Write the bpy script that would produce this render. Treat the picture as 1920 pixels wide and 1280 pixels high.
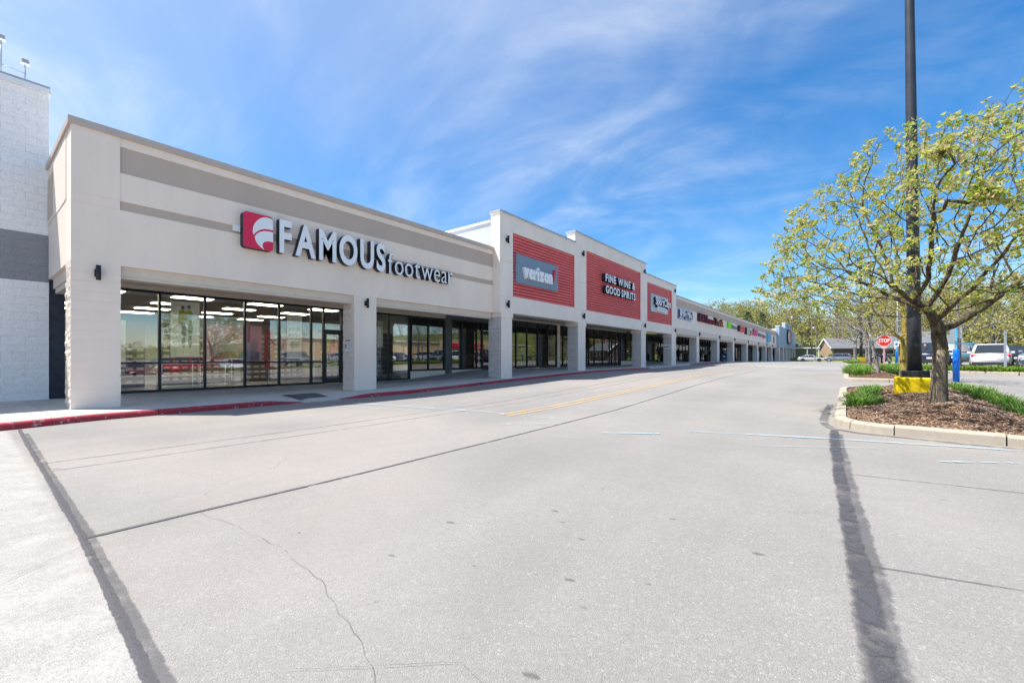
import bpy, bmesh, math, random
from mathutils import Vector, Matrix, Euler, noise
from mathutils.kdtree import KDTree

random.seed(7)
R = math.radians
scene = bpy.context.scene
for o in list(bpy.data.objects):
    bpy.data.objects.remove(o)
COL = scene.collection

# ------------------------------------------------------------------ camera
FOC = 807.0                      # focal length in pixels of the 1920 wide picture
YAW = math.atan(630 / FOC)       # the shop front runs along +Y, 38 degrees right of the view axis
cam = bpy.data.cameras.new('camera')
camo = bpy.data.objects.new('camera', cam)
COL.objects.link(camo)
cam.sensor_width = 36.0
cam.lens = 36.0 * FOC / 1920
cam.shift_y = (670 - 640) / 1920
cam.clip_start = 0.05
cam.clip_end = 4000
camo.location = (0, 0, 1.2)
camo.rotation_euler = (R(90), 0, YAW)
scene.camera = camo

# ------------------------------------------------------------------ light
SUN = Vector((-2.73, -2.13, 6.18)).normalized()
world = bpy.data.worlds.new('World')
scene.world = world
world.use_nodes = True
wn, wl = world.node_tree.nodes, world.node_tree.links
for n in list(wn):
    wn.remove(n)
wout = wn.new('ShaderNodeOutputWorld')
wbg = wn.new('ShaderNodeBackground')
wbg.inputs[1].default_value = 0.076
sky = wn.new('ShaderNodeTexSky')
sky.sky_type = 'NISHITA'
sky.sun_disc = False
sky.sun_elevation = math.asin(SUN.z)
sky.sun_rotation = math.atan2(SUN.x, SUN.y)
sky.altitude = 200
sky.air_density = 1.1
sky.dust_density = 0.12
sky.ozone_density = 4.5
# thin high cloud, the same all round the sky
tc = wn.new('ShaderNodeTexCoord')
sep = wn.new('ShaderNodeSeparateXYZ')
wl.new(tc.outputs['Generated'], sep.inputs[0])
zz = wn.new('ShaderNodeMath'); zz.operation = 'MAXIMUM'; zz.inputs[1].default_value = 0.0
wl.new(sep.outputs[2], zz.inputs[0])
za = wn.new('ShaderNodeMath'); za.operation = 'ADD'; za.inputs[1].default_value = 0.22
wl.new(zz.outputs[0], za.inputs[0])
dx = wn.new('ShaderNodeMath'); dx.operation = 'DIVIDE'
dy = wn.new('ShaderNodeMath'); dy.operation = 'DIVIDE'
wl.new(sep.outputs[0], dx.inputs[0]); wl.new(za.outputs[0], dx.inputs[1])
wl.new(sep.outputs[1], dy.inputs[0]); wl.new(za.outputs[0], dy.inputs[1])
cmb = wn.new('ShaderNodeCombineXYZ')
wl.new(dx.outputs[0], cmb.inputs[0]); wl.new(dy.outputs[0], cmb.inputs[1])
def cloud_layer(rot, sc, nscale, detail, dist, lo, hi):
    m = wn.new('ShaderNodeMapping')
    m.inputs['Rotation'].default_value = (0, 0, R(rot))
    m.inputs['Scale'].default_value = sc
    wl.new(cmb.outputs[0], m.inputs[0])
    n = wn.new('ShaderNodeTexNoise')
    n.inputs['Scale'].default_value = nscale
    n.inputs['Detail'].default_value = detail
    n.inputs['Roughness'].default_value = 0.55
    n.inputs['Distortion'].default_value = dist
    wl.new(m.outputs[0], n.inputs[0])
    r = wn.new('ShaderNodeMapRange')
    r.interpolation_type = 'SMOOTHSTEP'
    r.inputs[1].default_value = lo
    r.inputs[2].default_value = hi
    wl.new(n.outputs[0], r.inputs[0])
    return r.outputs[0]
c1 = cloud_layer(35, (0.75, 1.15, 1), 1.6, 11, 1.6, 0.36, 0.84)
c2 = cloud_layer(-20, (0.8, 1.1, 1), 0.8, 7, 1.0, 0.30, 0.76)
cm = wn.new('ShaderNodeMath'); cm.operation = 'MULTIPLY'
wl.new(c1, cm.inputs[0]); wl.new(c2, cm.inputs[1])
ca = wn.new('ShaderNodeMath'); ca.operation = 'MULTIPLY_ADD'; ca.inputs[1].default_value = 0.30
wl.new(c2, ca.inputs[0]); wl.new(cm.outputs[0], ca.inputs[2])
# thin veil, brighter round the sun as haze is
vd = wn.new('ShaderNodeVectorMath'); vd.operation = 'DOT_PRODUCT'; vd.inputs[1].default_value = SUN
wl.new(tc.outputs['Generated'], vd.inputs[0])
vr = wn.new('ShaderNodeMapRange'); vr.interpolation_type = 'SMOOTHSTEP'
for i_, v_ in enumerate((0.1, 1.0, 0.02, 0.55)): vr.inputs[i_ + 1].default_value = v_
wl.new(vd.outputs['Value'], vr.inputs[0])
cv = wn.new('ShaderNodeMath'); cv.operation = 'ADD'
wl.new(ca.outputs[0], cv.inputs[0]); wl.new(vr.outputs[0], cv.inputs[1])
ca = cv
cs = wn.new('ShaderNodeMath'); cs.operation = 'MULTIPLY'; cs.inputs[1].default_value = 0.60
cs.use_clamp = True
wl.new(ca.outputs[0], cs.inputs[0])
hs = wn.new('ShaderNodeHueSaturation')
hs.inputs['Saturation'].default_value = 1.42
wl.new(sky.outputs[0], hs.inputs['Color'])
mixc = wn.new('ShaderNodeMix'); mixc.data_type = 'RGBA'
wl.new(cs.outputs[0], mixc.inputs[0])
wl.new(hs.outputs[0], mixc.inputs[6])
mixc.inputs[7].default_value = (5.9, 6.1, 6.4, 1)
wl.new(mixc.outputs[2], wbg.inputs[0])
wl.new(wbg.outputs[0], wout.inputs[0])

sun = bpy.data.lights.new('sun', 'SUN')
sun.energy = 3.4
sun.angle = R(0.5)
sun.color = (1.0, 0.955, 0.89)
suno = bpy.data.objects.new('sun', sun)
suno.rotation_euler = SUN.to_track_quat('Z', 'Y').to_euler()
suno.location = SUN * 60
COL.objects.link(suno)

vs = scene.view_settings
scene.display_settings.display_device = 'sRGB'
vs.view_transform = 'Standard'
vs.look = 'None'
vs.exposure = 1.34
vs.gamma = 1.0
vs.use_curve_mapping = False
cy = scene.cycles
cy.max_bounces = 8
cy.diffuse_bounces = 4
cy.glossy_bounces = 4
cy.transparent_max_bounces = 16
cy.sample_clamp_indirect = 6.0
cy.use_denoising = True
cy.caustics_reflective = False
cy.caustics_refractive = False

# ------------------------------------------------------------------ materials
MATS = {}
class NT:
    def __init__(s, name):
        s.m = bpy.data.materials.new(name)
        s.m.use_nodes = True
        s.n = s.m.node_tree.nodes
        s.l = s.m.node_tree.links
        s.b = s.n['Principled BSDF']
        s.out = s.n['Material Output']
        s.tc = None
    def node(s, t, **kw):
        n = s.n.new(t)
        for k, v in kw.items():
            setattr(n, k, v)
        return n
    def link(s, a, b): s.l.new(a, b)
    def coord(s, kind='Object'):
        if not s.tc: s.tc = s.n.new('ShaderNodeTexCoord')
        return s.tc.outputs[kind]
    def pos(s):
        g = s.n.new('ShaderNodeNewGeometry')
        return g.outputs['Position']
    def mapping(s, src, scale=(1, 1, 1), rot=(0, 0, 0)):
        m = s.n.new('ShaderNodeMapping')
        m.inputs['Scale'].default_value = scale
        m.inputs['Rotation'].default_value = rot
        s.link(src, m.inputs[0])
        return m.outputs[0]
    def noise(s, src, scale, detail=4, rough=0.55, dist=0.0):
        n = s.n.new('ShaderNodeTexNoise')
        n.inputs['Scale'].default_value = scale
        n.inputs['Detail'].default_value = detail
        n.inputs['Roughness'].default_value = rough
        n.inputs['Distortion'].default_value = dist
        s.link(src, n.inputs[0])
        return n.outputs[0]
    def vor(s, src, scale, feat='F1', out=0):
        n = s.n.new('ShaderNodeTexVoronoi')
        n.feature = feat
        n.inputs['Scale'].default_value = scale
        s.link(src, n.inputs[0])
        return n.outputs[out]
    def rng(s, src, a, b, c=0.0, d=1.0, smooth=True):
        n = s.n.new('ShaderNodeMapRange')
        if smooth: n.interpolation_type = 'SMOOTHSTEP'
        for i, v in enumerate((a, b, c, d)):
            n.inputs[i + 1].default_value = v
        s.link(src, n.inputs[0])
        return n.outputs[0]
    def math(s, op, a, b=None, clamp=False):
        n = s.n.new('ShaderNodeMath'); n.operation = op; n.use_clamp = clamp
        for i, v in enumerate((a, b)):
            if v is None: continue
            if isinstance(v, (int, float)): n.inputs[i].default_value = v
            else: s.link(v, n.inputs[i])
        return n.outputs[0]
    def mix(s, fac, a, b, mode='MIX'):
        n = s.n.new('ShaderNodeMix'); n.data_type = 'RGBA'; n.blend_type = mode
        if isinstance(fac, (int, float)): n.inputs[0].default_value = fac
        else: s.link(fac, n.inputs[0])
        for i, v in ((6, a), (7, b)):
            if isinstance(v, tuple): n.inputs[i].default_value = (*v[:3], 1)
            else: s.link(v, n.inputs[i])
        return n.outputs[2]
    def base(s, v):
        if isinstance(v, tuple): s.b.inputs['Base Color'].default_value = (*v[:3], 1)
        else: s.link(v, s.b.inputs['Base Color'])
    def set(s, **kw):
        for k, v in kw.items():
            k = k.replace('_', ' ')
            if isinstance(v, (int, float)): s.b.inputs[k].default_value = v
            else: s.link(v, s.b.inputs[k])
    def bump(s, h, strength=0.3, dist=0.01, prev=None):
        n = s.n.new('ShaderNodeBump')
        n.inputs['Strength'].default_value = strength
        n.inputs['Distance'].default_value = dist
        s.link(h, n.inputs['Height'])
        if prev is not None: s.link(prev, n.inputs['Normal'])
        s.link(n.outputs[0], s.b.inputs['Normal'])
        return n.outputs[0]

def mat_plain(name, col, rough=0.6, metal=0.0, var=0.06, vscale=3.0, bump=0.0, bscale=60, spec=0.4, coat=0.0):
    if name in MATS: return MATS[name]
    t = NT(name)
    p = t.pos()
    nz = t.noise(p, vscale, 5)
    c = tuple(col)
    lo = tuple(x * (1 - var) for x in c); hi = tuple(min(1, x * (1 + var)) for x in c)
    t.base(t.mix(t.rng(nz, 0.3, 0.7), lo, hi))
    t.set(Roughness=rough, Metallic=metal, Specular_IOR_Level=spec, Coat_Weight=coat)
    if bump: t.bump(t.noise(p, bscale, 6, 0.65), bump, 0.01)
    MATS[name] = t.m
    return t.m

def mat_stucco(name, col, stain=0.1, bump=0.25, bscale=70, course=False, rough=0.85):
    t = NT(name); p = t.pos()
    big = t.noise(t.mapping(p, (1, 1, 0.35)), 1.1, 5, 0.6)
    streak = t.noise(t.mapping(p, (6, 6, 0.35)), 1.6, 4, 0.6)
    c = t.mix(t.rng(big, 0.3, 0.72), tuple(x * (1 - stain) for x in col), col)
    c = t.mix(t.rng(streak, 0.52, 0.8, 0, stain * 1.6), c, tuple(x * 0.72 for x in col))
    spk = t.noise(p, 130, 3, 0.6)
    c = t.mix(t.rng(spk, 0.3, 0.7, 0.0, 0.14), c, tuple(x * 0.7 for x in col))
    t.base(c)
    t.set(Roughness=rough, Specular_IOR_Level=0.25)
    h = t.noise(p, bscale, 6, 0.65)
    nb = t.bump(h, bump, 0.008)
    if course:
        s3 = t.node('ShaderNodeSeparateXYZ'); t.link(p, s3.inputs[0])
        cz = t.node('ShaderNodeCombineXYZ'); t.link(s3.outputs[1], cz.inputs[0]); t.link(s3.outputs[2], cz.inputs[1])
        br = t.node('ShaderNodeTexBrick')
        br.inputs['Scale'].default_value = 1.0
        br.inputs['Brick Width'].default_value = 0.4
        br.inputs['Row Height'].default_value = 0.2
        br.inputs['Mortar Size'].default_value = 0.006
        t.link(cz.outputs[0], br.inputs['Vector'])
        inv = t.math('SUBTRACT', 1.0, br.outputs['Fac'])
        t.bump(inv, 0.35, 0.006, nb)
    return t.m

def mat_splitface(name, col, dark=0.6, bmp=0.9):
    t = NT(name); p = t.pos()
    ns = t.noise(p, 26, 8, 0.7)
    pit = t.noise(p, 75, 3, 0.6)
    c = t.mix(t.rng(ns, 0.3, 0.6), tuple(x * 0.82 for x in col), col)
    c = t.mix(t.rng(pit, 0.60, 0.74), c, tuple(x * dark for x in col))
    t.base(c)
    t.set(Roughness=0.95, Specular_IOR_Level=0.15)
    t.bump(t.noise(p, 22, 9, 0.75), bmp, 0.03)
    return t.m

def mat_emit(name, col, strength):
    t = NT(name)
    e = t.node('ShaderNodeEmission')
    e.inputs[0].default_value = (*col, 1)
    e.inputs[1].default_value = strength
    t.link(e.outputs[0], t.out.inputs[0])
    return t.m

def mat_glass(name, refl=0.105, tint=(0.92, 0.95, 0.96), ior=1.6):
    t = NT(name); p = t.pos()
    tr = t.node('ShaderNodeBsdfTransparent'); tr.inputs[0].default_value = (*tint, 1)
    gl = t.node('ShaderNodeBsdfGlossy'); gl.inputs['Roughness'].default_value = 0.003
    gl.inputs[0].default_value = (0.96, 0.98, 1.0, 1)
    fr = t.node('ShaderNodeFresnel'); fr.inputs[0].default_value = ior
    f = t.math('ADD', t.math('MULTIPLY', fr.outputs[0], 0.9), refl, clamp=True)
    bn = t.node('ShaderNodeBump'); bn.inputs['Strength'].default_value = 0.02; bn.inputs['Distance'].default_value = 0.02
    t.link(t.noise(p, 1.3, 2, 0.4), bn.inputs['Height'])
    t.link(bn.outputs[0], gl.inputs['Normal'])
    mx = t.node('ShaderNodeMixShader')
    t.link(f, mx.inputs[0]); t.link(tr.outputs[0], mx.inputs[1]); t.link(gl.outputs[0], mx.inputs[2])
    t.link(mx.outputs[0], t.out.inputs[0])
    return t.m

def mat_asphalt():
    t = NT('asphalt'); p = t.pos()
    big = t.noise(p, 0.35, 6, 0.6)
    med = t.noise(p, 4.5, 5, 0.6)
    f1 = t.noise(p, 120, 2, 0.6)
    vcol = t.vor(p, 150, 'F1', 1)
    bw = t.node('ShaderNodeRGBToBW'); t.link(vcol, bw.inputs[0])
    stone = t.vor(p, 150, 'F1', 0)
    a = (0.235, 0.228, 0.222)
    c = t.mix(t.rng(big, 0.3, 0.7), (0.245, 0.232, 0.218), (0.305, 0.288, 0.270))
    c = t.mix(t.rng(med, 0.35, 0.7, 0.0, 0.35), c, (0.25, 0.232, 0.215))
    # tyre worn lanes run along Y
    s3 = t.node('ShaderNodeSeparateXYZ'); t.link(p, s3.inputs[0])
    lane = t.noise(t.mapping(p, (0.55, 0.012, 1)), 1.0, 3, 0.5)
    c = t.mix(t.rng(lane, 0.42, 0.66, 0.0, 0.30), c, (0.35, 0.328, 0.305))
    # older, paler, coarser pavement before the cross seam
    edge = t.math('ADD', s3.outputs[1], t.math('MULTIPLY', t.math('SUBTRACT', t.noise(p, 2.5, 3), 0.5), 0.10))
    old = t.rng(edge, 0.42, 0.52, 1.0, 0.0)
    c = t.mix(old, c, t.mix(t.rng(med, 0.3, 0.7), (0.35, 0.335, 0.315), (0.44, 0.42, 0.395)))
    # aggregate
    c = t.mix(t.rng(bw.outputs[0], 0.1, 0.95, 0.0, 0.42), c, (0.135, 0.128, 0.122))
    c = t.mix(t.rng(bw.outputs[0], 0.82, 0.97, 0.0, 0.42), c, (0.54, 0.52, 0.49))
    v2 = t.vor(p, 72, 'F1', 1)
    bw2 = t.node('ShaderNodeRGBToBW'); t.link(v2, bw2.inputs[0])
    c = t.mix(t.rng(bw2.outputs[0], 0.1, 0.5, 0.14, 0.0), c, (0.16, 0.15, 0.142))
    c = t.mix(t.rng(bw2.outputs[0], 0.78, 0.97, 0.0, 0.22), c, (0.54, 0.515, 0.48))
    pits = t.noise(p, 42, 4, 0.7)
    c = t.mix(t.rng(pits, 0.64, 0.74, 0.0, 0.45), c, (0.09, 0.085, 0.082))
    # oil spots
    for sc_v, r0, r1, dn in ((1.15, .030, .052, .6), (3.3, .022, .05, .42)):
        pd = t.node('ShaderNodeVectorMath', operation='ADD')
        t.link(p, pd.inputs[0])
        nz_ = t.node('ShaderNodeTexNoise'); nz_.inputs['Scale'].default_value = 14; t.link(p, nz_.inputs[0])
        sc3 = t.node('ShaderNodeVectorMath', operation='SCALE'); sc3.inputs['Scale'].default_value = .05; t.link(nz_.outputs[1], sc3.inputs[0])
        t.link(sc3.outputs[0], pd.inputs[1])
        sp = t.vor(pd.outputs[0], sc_v, 'F1', 0)
        spm = t.math('MULTIPLY', t.rng(sp, r0, r1, 1.0, 0.0), t.rng(t.noise(p, 0.7, 2), 0.40, 0.56))
        c = t.mix(t.math('MULTIPLY', spm, dn), c, (0.10, 0.092, 0.087))
    # broad stains: traffic film and warm dust
    st_ = t.noise(t.mapping(p, (1.0, 0.35, 1)), 0.55, 7, 0.65, 0.6)
    c = t.mix(t.rng(st_, 0.50, 0.72, 0.0, 0.34), c, (0.205, 0.19, 0.178))
    c = t.mix(t.rng(t.noise(p, 0.16, 4), 0.45, 0.65, 0.0, 0.28), c, (0.40, 0.345, 0.29))
    t.base(c)
    t.set(Roughness=0.88, Specular_IOR_Level=0.25)
    h = t.math('ADD', t.math('MULTIPLY', stone, -1.0), t.math('MULTIPLY', f1, 0.5))
    t.bump(h, 0.55, 0.006)
    return t.m

def mat_worn(name, col, lo=0.42, hi=0.62, scale=9.0, rough=0.8, dens=1.0, stretch=(1, 1, 1), edge_soft=0.30, edge_rag=0.9):
    """flat marking that is worn away in patches"""
    t = NT(name); p = t.pos()
    n1 = t.noise(t.mapping(p, stretch), scale, 8, 0.72)
    n2 = t.noise(p, 0.9, 3, 0.5)
    n3 = t.noise(p, 110, 2, 0.6)
    v = t.math('ADD', t.math('MULTIPLY', n1, 0.6), t.math('ADD', t.math('MULTIPLY', n2, 0.25), t.math('MULTIPLY', n3, 0.15)))
    fac = t.math('MULTIPLY', t.rng(v, lo, hi), dens, clamp=True)
    sx = t.node('ShaderNodeSeparateXYZ'); t.link(t.coord('UV'), sx.inputs[0])
    ed = t.math('SUBTRACT', 1.0, t.math('ABSOLUTE', t.math('SUBTRACT', t.math('MULTIPLY', sx.outputs[0], 2.0), 1.0)))
    rag = t.math('ADD', ed, t.math('MULTIPLY', t.math('SUBTRACT', t.noise(p, 24, 5, 0.7), 0.5), edge_rag))
    fac = t.math('MULTIPLY', fac, t.rng(rag, 0.02, edge_soft))
    c = t.mix(t.rng(n3, 0.35, 0.7), tuple(x * 0.8 for x in col), col)
    t.base(c)
    t.set(Roughness=rough, Specular_IOR_Level=0.3)
    t.bump(n3, 0.3, 0.004)
    tr = t.node('ShaderNodeBsdfTransparent')
    mx = t.node('ShaderNodeMixShader')
    t.link(fac, mx.inputs[0]); t.link(tr.outputs[0], mx.inputs[1]); t.link(t.b.outputs[0], mx.inputs[2])
    t.link(mx.outputs[0], t.out.inputs[0])
    return t.m

def mat_concrete(name, col, joint=None, bump=0.3):
    t = NT(name); p = t.pos()
    a = t.noise(p, 0.8, 6, 0.6); b = t.noise(p, 90, 3, 0.6); c_ = t.noise(p, 9, 6, 0.7)
    c = t.mix(t.rng(a, 0.3, 0.7), tuple(x * 0.86 for x in col), col)
    c = t.mix(t.rng(c_, 0.50, 0.72, 0, 0.5), c, tuple(x * 0.55 for x in col))
    c = t.mix(t.rng(b, 0.35, 0.7, 0, 0.25), c, tuple(x * 0.65 for x in col))
    t.base(c); t.set(Roughness=0.9, Specular_IOR_Level=0.2)
    t.bump(b, bump, 0.005)
    return t.m

def mat_leaf(name, cols, trans=0.35):
    t = NT(name)
    oi = t.node('ShaderNodeNewGeometry')
    rnd = oi.outputs['Random Per Island']
    cr = t.node('ShaderNodeValToRGB')
    els = cr.color_ramp.elements
    k = len(cols)
    els[0].color = (*cols[0], 1); els[-1].color = (*cols[-1], 1)
    for i in range(1, k - 1):
        e = els.new(i / (k - 1)); e.color = (*cols[i], 1)
    t.link(rnd, cr.inputs[0])
    t.base(cr.outputs[0])
    t.set(Roughness=0.55, Specular_IOR_Level=0.3)
    tl = t.node('ShaderNodeBsdfTranslucent')
    t.link(cr.outputs[0], tl.inputs[0])
    mx = t.node('ShaderNodeMixShader'); mx.inputs[0].default_value = trans
    t.link(t.b.outputs[0], mx.inputs[1]); t.link(tl.outputs[0], mx.inputs[2])
    t.link(mx.outputs[0], t.out.inputs[0])
    return t.m

def mat_bark(name, a, b, moss=None, scale=1.0):
    t = NT(name); p = t.pos()
    v = t.noise(t.mapping(p, (14 * scale, 14 * scale, 3.0 * scale)), 1.6, 8, 0.7, 0.4)
    c = t.mix(t.rng(v, 0.38, 0.62), a, b)
    if moss:
        c = t.mix(t.rng(t.noise(p, 3.2, 5, 0.65), 0.5, 0.68, 0, 0.75), c, moss)
    t.base(c); t.set(Roughness=0.95, Specular_IOR_Level=0.1)
    t.bump(v, 0.9, 0.03)
    return t.m

BEIGE = mat_stucco('beige_stucco', (0.96, 0.80, 0.675), 0.085, 0.22, 80)
BEIGE_BLOCK = mat_stucco('beige_painted_block', (0.96, 0.80, 0.675), 0.085, 0.25, 45, course=True)
PALE = mat_stucco('pale_stucco', (0.93, 0.81, 0.71), 0.08, 0.15, 90)
SPLIT = mat_splitface('split_face_block', (0.90, 0.77, 0.665))
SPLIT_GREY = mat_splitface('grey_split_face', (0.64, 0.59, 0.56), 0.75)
TAN = mat_stucco('tan_stucco', (0.57, 0.455, 0.375), 0.06, 0.2, 80)
TRIM = mat_plain('tan_trim', (0.70, 0.60, 0.50), 0.7, var=0.04, bump=0.05)
COPE = mat_plain('brown_coping', (0.52, 0.43, 0.375), 0.5, 0.0, 0.04)
COPE_W = mat_plain('white_coping', (0.78, 0.78, 0.78), 0.45, 0.0, 0.03)
COPE_G = mat_plain('grey_coping', (0.44, 0.45, 0.48), 0.4, 0.2, 0.05)
WHITE_BLOCK = mat_splitface('white_painted_block', (0.94, 0.91, 0.89), 0.96, 0.4)
WHITE_WALL = mat_stucco('white_painted_wall', (0.88, 0.87, 0.87), 0.05, 0.5, 40, course=True)
BAND_GREY = mat_splitface('grey_painted_block', (0.34, 0.335, 0.355), 0.9)
BLACK = mat_plain('black_metal', (0.022, 0.024, 0.028), 0.45, 0.2, 0.15)
FRAME = mat_plain('black_aluminium', (0.028, 0.031, 0.037), 0.38, 0.4, 0.1)
NAVY = mat_plain('navy_door', (0.02, 0.026, 0.045), 0.5, 0.0, 0.3, 6.0)
PILAST = mat_plain('charcoal_panel', (0.10, 0.105, 0.12), 0.5, 0.0, 0.06)
REDSLAT = mat_plain('red_metal', (0.74, 0.14, 0.14), 0.42, 0.0, 0.07, 1.5)
REDKERB = mat_worn  # replaced below
GLASS = mat_glass('shop_glass')
WHITE = mat_plain('white_plastic', (0.85, 0.85, 0.86), 0.35, 0, 0.02)
SIGNSIDE = mat_plain('dark_return', (0.02, 0.024, 0.04), 0.5, 0, 0.05)
SIGNRED = mat_plain('sign_red', (0.72, 0.02, 0.075), 0.35, 0, 0.02)
ASPHALT = mat_asphalt()
CONC = mat_concrete('walk_concrete', (0.60, 0.575, 0.53))
KERBC = mat_concrete('kerb_concrete', (0.44, 0.385, 0.31), bump=0.6)
BLUE = mat_plain('blue_plastic', (0.004, 0.16, 0.70), 0.4, 0, 0.05)
LBLUE = mat_plain('light_blue_paint', (0.12, 0.52, 0.80), 0.5, 0, 0.06)
YELLOWC = mat_concrete('yellow_painted_concrete', (0.78, 0.56, 0.012))
CEIL = mat_plain('ceiling_tile', (0.20, 0.19, 0.18), 0.9, 0, 0.05)
SOFFIT = mat_plain('soffit_panel', (0.74, 0.65, 0.57), 0.9, 0, 0.05)
LAMP = mat_emit('ceiling_light_glow', (1.0, 0.88, 0.66), 10.0)
POSTW = mat_plain('poster_white', (0.88, 0.89, 0.87), 0.6, 0, 0.03)
INT_WALL = mat_plain('shop_wall', (0.24, 0.23, 0.225), 0.9, 0, 0.05)
INT_FLOOR = mat_plain('shop_floor', (0.12, 0.115, 0.11), 0.5, 0, 0.1)

def mat_redkerb():
    t = NT('red_kerb_paint'); p = t.pos()
    n1 = t.noise(p, 11, 8, 0.75); n2 = t.noise(p, 70, 3, 0.6)
    v = t.math('ADD', t.math('MULTIPLY', n1, 0.75), t.math('MULTIPLY', n2, 0.25))
    c = t.mix(t.noise(p, 3, 4), (0.33, 0.028, 0.042), (0.43, 0.055, 0.07))
    c = t.mix(t.rng(v, 0.565, 0.61), c, (0.55, 0.46, 0.43))
    c = t.mix(t.rng(t.noise(p, 2.2, 6, 0.7), 0.60, 0.68, 0, .8), c, (0.07, 0.05, 0.055))
    t.base(c); t.set(Roughness=0.75, Specular_IOR_Level=0.3)
    t.bump(n1, 0.4, 0.01)
    return t.m
REDKERB = mat_redkerb()

# ------------------------------------------------------------------ mesh helpers
ORG = {}
class MB:
    def __init__(s):
        s.v = []; s.f = []; s.mi = []; s.sm = []
    def add(s, vs, fs, mi=0, smooth=False):
        b = len(s.v)
        s.v += [tuple(p) for p in vs]
        for f in fs:
            s.f.append(tuple(b + i for i in f)); s.mi.append(mi); s.sm.append(smooth)
        return s
    def box(s, x0, x1, y0, y1, z0, z1, mi=0):
        vs = [(x0, y0, z0), (x1, y0, z0), (x1, y1, z0), (x0, y1, z0), (x0, y0, z1), (x1, y0, z1), (x1, y1, z1), (x0, y1, z1)]
        fs = [(0, 3, 2, 1), (4, 5, 6, 7), (0, 1, 5, 4), (1, 2, 6, 5), (2, 3, 7, 6), (3, 0, 4, 7)]
        return s.add(vs, fs, mi)
    def bevbox(s, x0, x1, y0, y1, z0, z1, b=0.02, mi=0):
        """box with chamfered vertical and top edges"""
        def ring(i, z): return [(x0 + i, y0 + b, z), (x0 + b, y0 + i, z), (x1 - b, y0 + i, z), (x1 - i, y0 + b, z), (x1 - i, y1 - b, z), (x1 - b, y1 - i, z), (x0 + b, y1 - i, z), (x0 + i, y1 - b, z)]
        vs = ring(0, z0) + ring(0, z1 - b) + ring(b * 0.8, z1)
        fs = [tuple(range(7, -1, -1)), tuple(range(16, 24))]
        for k in (0, 8):
            for i in range(8):
                j = (i + 1) % 8
                fs.append((k + i, k + j, k + 8 + j, k + 8 + i))
        return s.add(vs, fs, mi)
    def prism(s, poly, axis, a, b, mi=0):
        """poly in the other two axes (in order x,y,z) extruded along axis from a to b"""
        n = len(poly)
        def P(p, t):
            if axis == 'x': return (t, p[0], p[1])
            if axis == 'y': return (p[0], t, p[1])
            return (p[0], p[1], t)
        vs = [P(p, a) for p in poly] + [P(p, b) for p in poly]
        fs = [tuple(range(n)), tuple(range(2 * n - 1, n - 1, -1))] + [(i, n + i, n + (i + 1) % n, (i + 1) % n) for i in range(n)]
        return s.add(vs, fs, mi)
    def tube(s, pts, rad, sides=8, cap=True, mi=0, smooth=True):
        pts = [Vector(p) for p in pts]
        if isinstance(rad, (int, float)): rad = [rad] * len(pts)
        vs = []; n = len(pts)
        up = None
        for i, p in enumerate(pts):
            d = (pts[min(i + 1, n - 1)] - pts[max(i - 1, 0)])
            if d.length < 1e-9: d = Vector((0, 0, 1))
            d.normalize()
            if up is None:
                up = d.orthogonal().normalized()
            else:
                up = (up - d * up.dot(d))
                if up.length < 1e-6: up = d.orthogonal()
                up.normalize()
            w = d.cross(up)
            for k in range(sides):
                a = 2 * math.pi * k / sides
                vs.append(p + (up * math.cos(a) + w * math.sin(a)) * rad[i])
        fs = []
        for i in range(n - 1):
            for k in range(sides):
                j = (k + 1) % sides
                fs.append((i * sides + k, i * sides + j, (i + 1) * sides + j, (i + 1) * sides + k))
        s.add(vs, fs, mi, smooth)
        if cap:
            b = len(s.v) - len(vs)
            s.f.append(tuple(b + k for k in range(sides - 1, -1, -1))); s.mi.append(mi); s.sm.append(False)
            e = b + (n - 1) * sides
            s.f.append(tuple(e + k for k in range(sides))); s.mi.append(mi); s.sm.append(False)
        return s
    def cyl(s, c, r0, r1, z0, z1, sides=24, mi=0):
        return s.tube([(c[0], c[1], z0), (c[0], c[1], z1)], [r0, r1], sides, True, mi)
    def ellip(s, c, r, seg=12, rings=8, mi=0):
        vs = [(c[0], c[1], c[2] - r[2])]
        for i in range(1, rings):
            a = math.pi * i / rings - math.pi / 2
            for k in range(seg):
                b = 2 * math.pi * k / seg
                vs.append((c[0] + r[0] * math.cos(a) * math.cos(b), c[1] + r[1] * math.cos(a) * math.sin(b), c[2] + r[2] * math.sin(a)))
        vs.append((c[0], c[1], c[2] + r[2]))
        fs = [(0, 1 + (k + 1) % seg, 1 + k) for k in range(seg)]
        for i in range(rings - 2):
            for k in range(seg):
                j = (k + 1) % seg
                fs.append((1 + i * seg + k, 1 + i * seg + j, 1 + (i + 1) * seg + j, 1 + (i + 1) * seg + k))
        t = len(vs) - 1; b = 1 + (rings - 2) * seg
        fs += [(t, b + k, b + (k + 1) % seg) for k in range(seg)]
        return s.add(vs, fs, mi, True)
    def mesh(s, name, mats, org=(0, 0, 0)):
        me = bpy.data.meshes.new(name)
        ox, oy, oz = org
        me.from_pydata([(x - ox, y - oy, z - oz) for x, y, z in s.v], [], s.f)
        for m in (mats if isinstance(mats, (list, tuple)) else [mats]):
            me.materials.append(m)
        me.polygons.foreach_set('material_index', s.mi)
        me.polygons.foreach_set('use_smooth', s.sm)
        me.update()
        return me
    def build(s, name, mats, parent=None, org=None):
        if org is None:
            org = ORG.get(parent.name, (0, 0, 0)) if parent else (0, 0, 0)
        me = s.mesh(name, mats, org if parent else org)
        o = bpy.data.objects.new(name, me)
        COL.objects.link(o)
        if parent:
            o.parent = parent
            ORG[o.name] = ORG.get(parent.name, (0, 0, 0))
        else:
            o.location = org
            ORG[o.name] = tuple(org)
        return o

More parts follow.
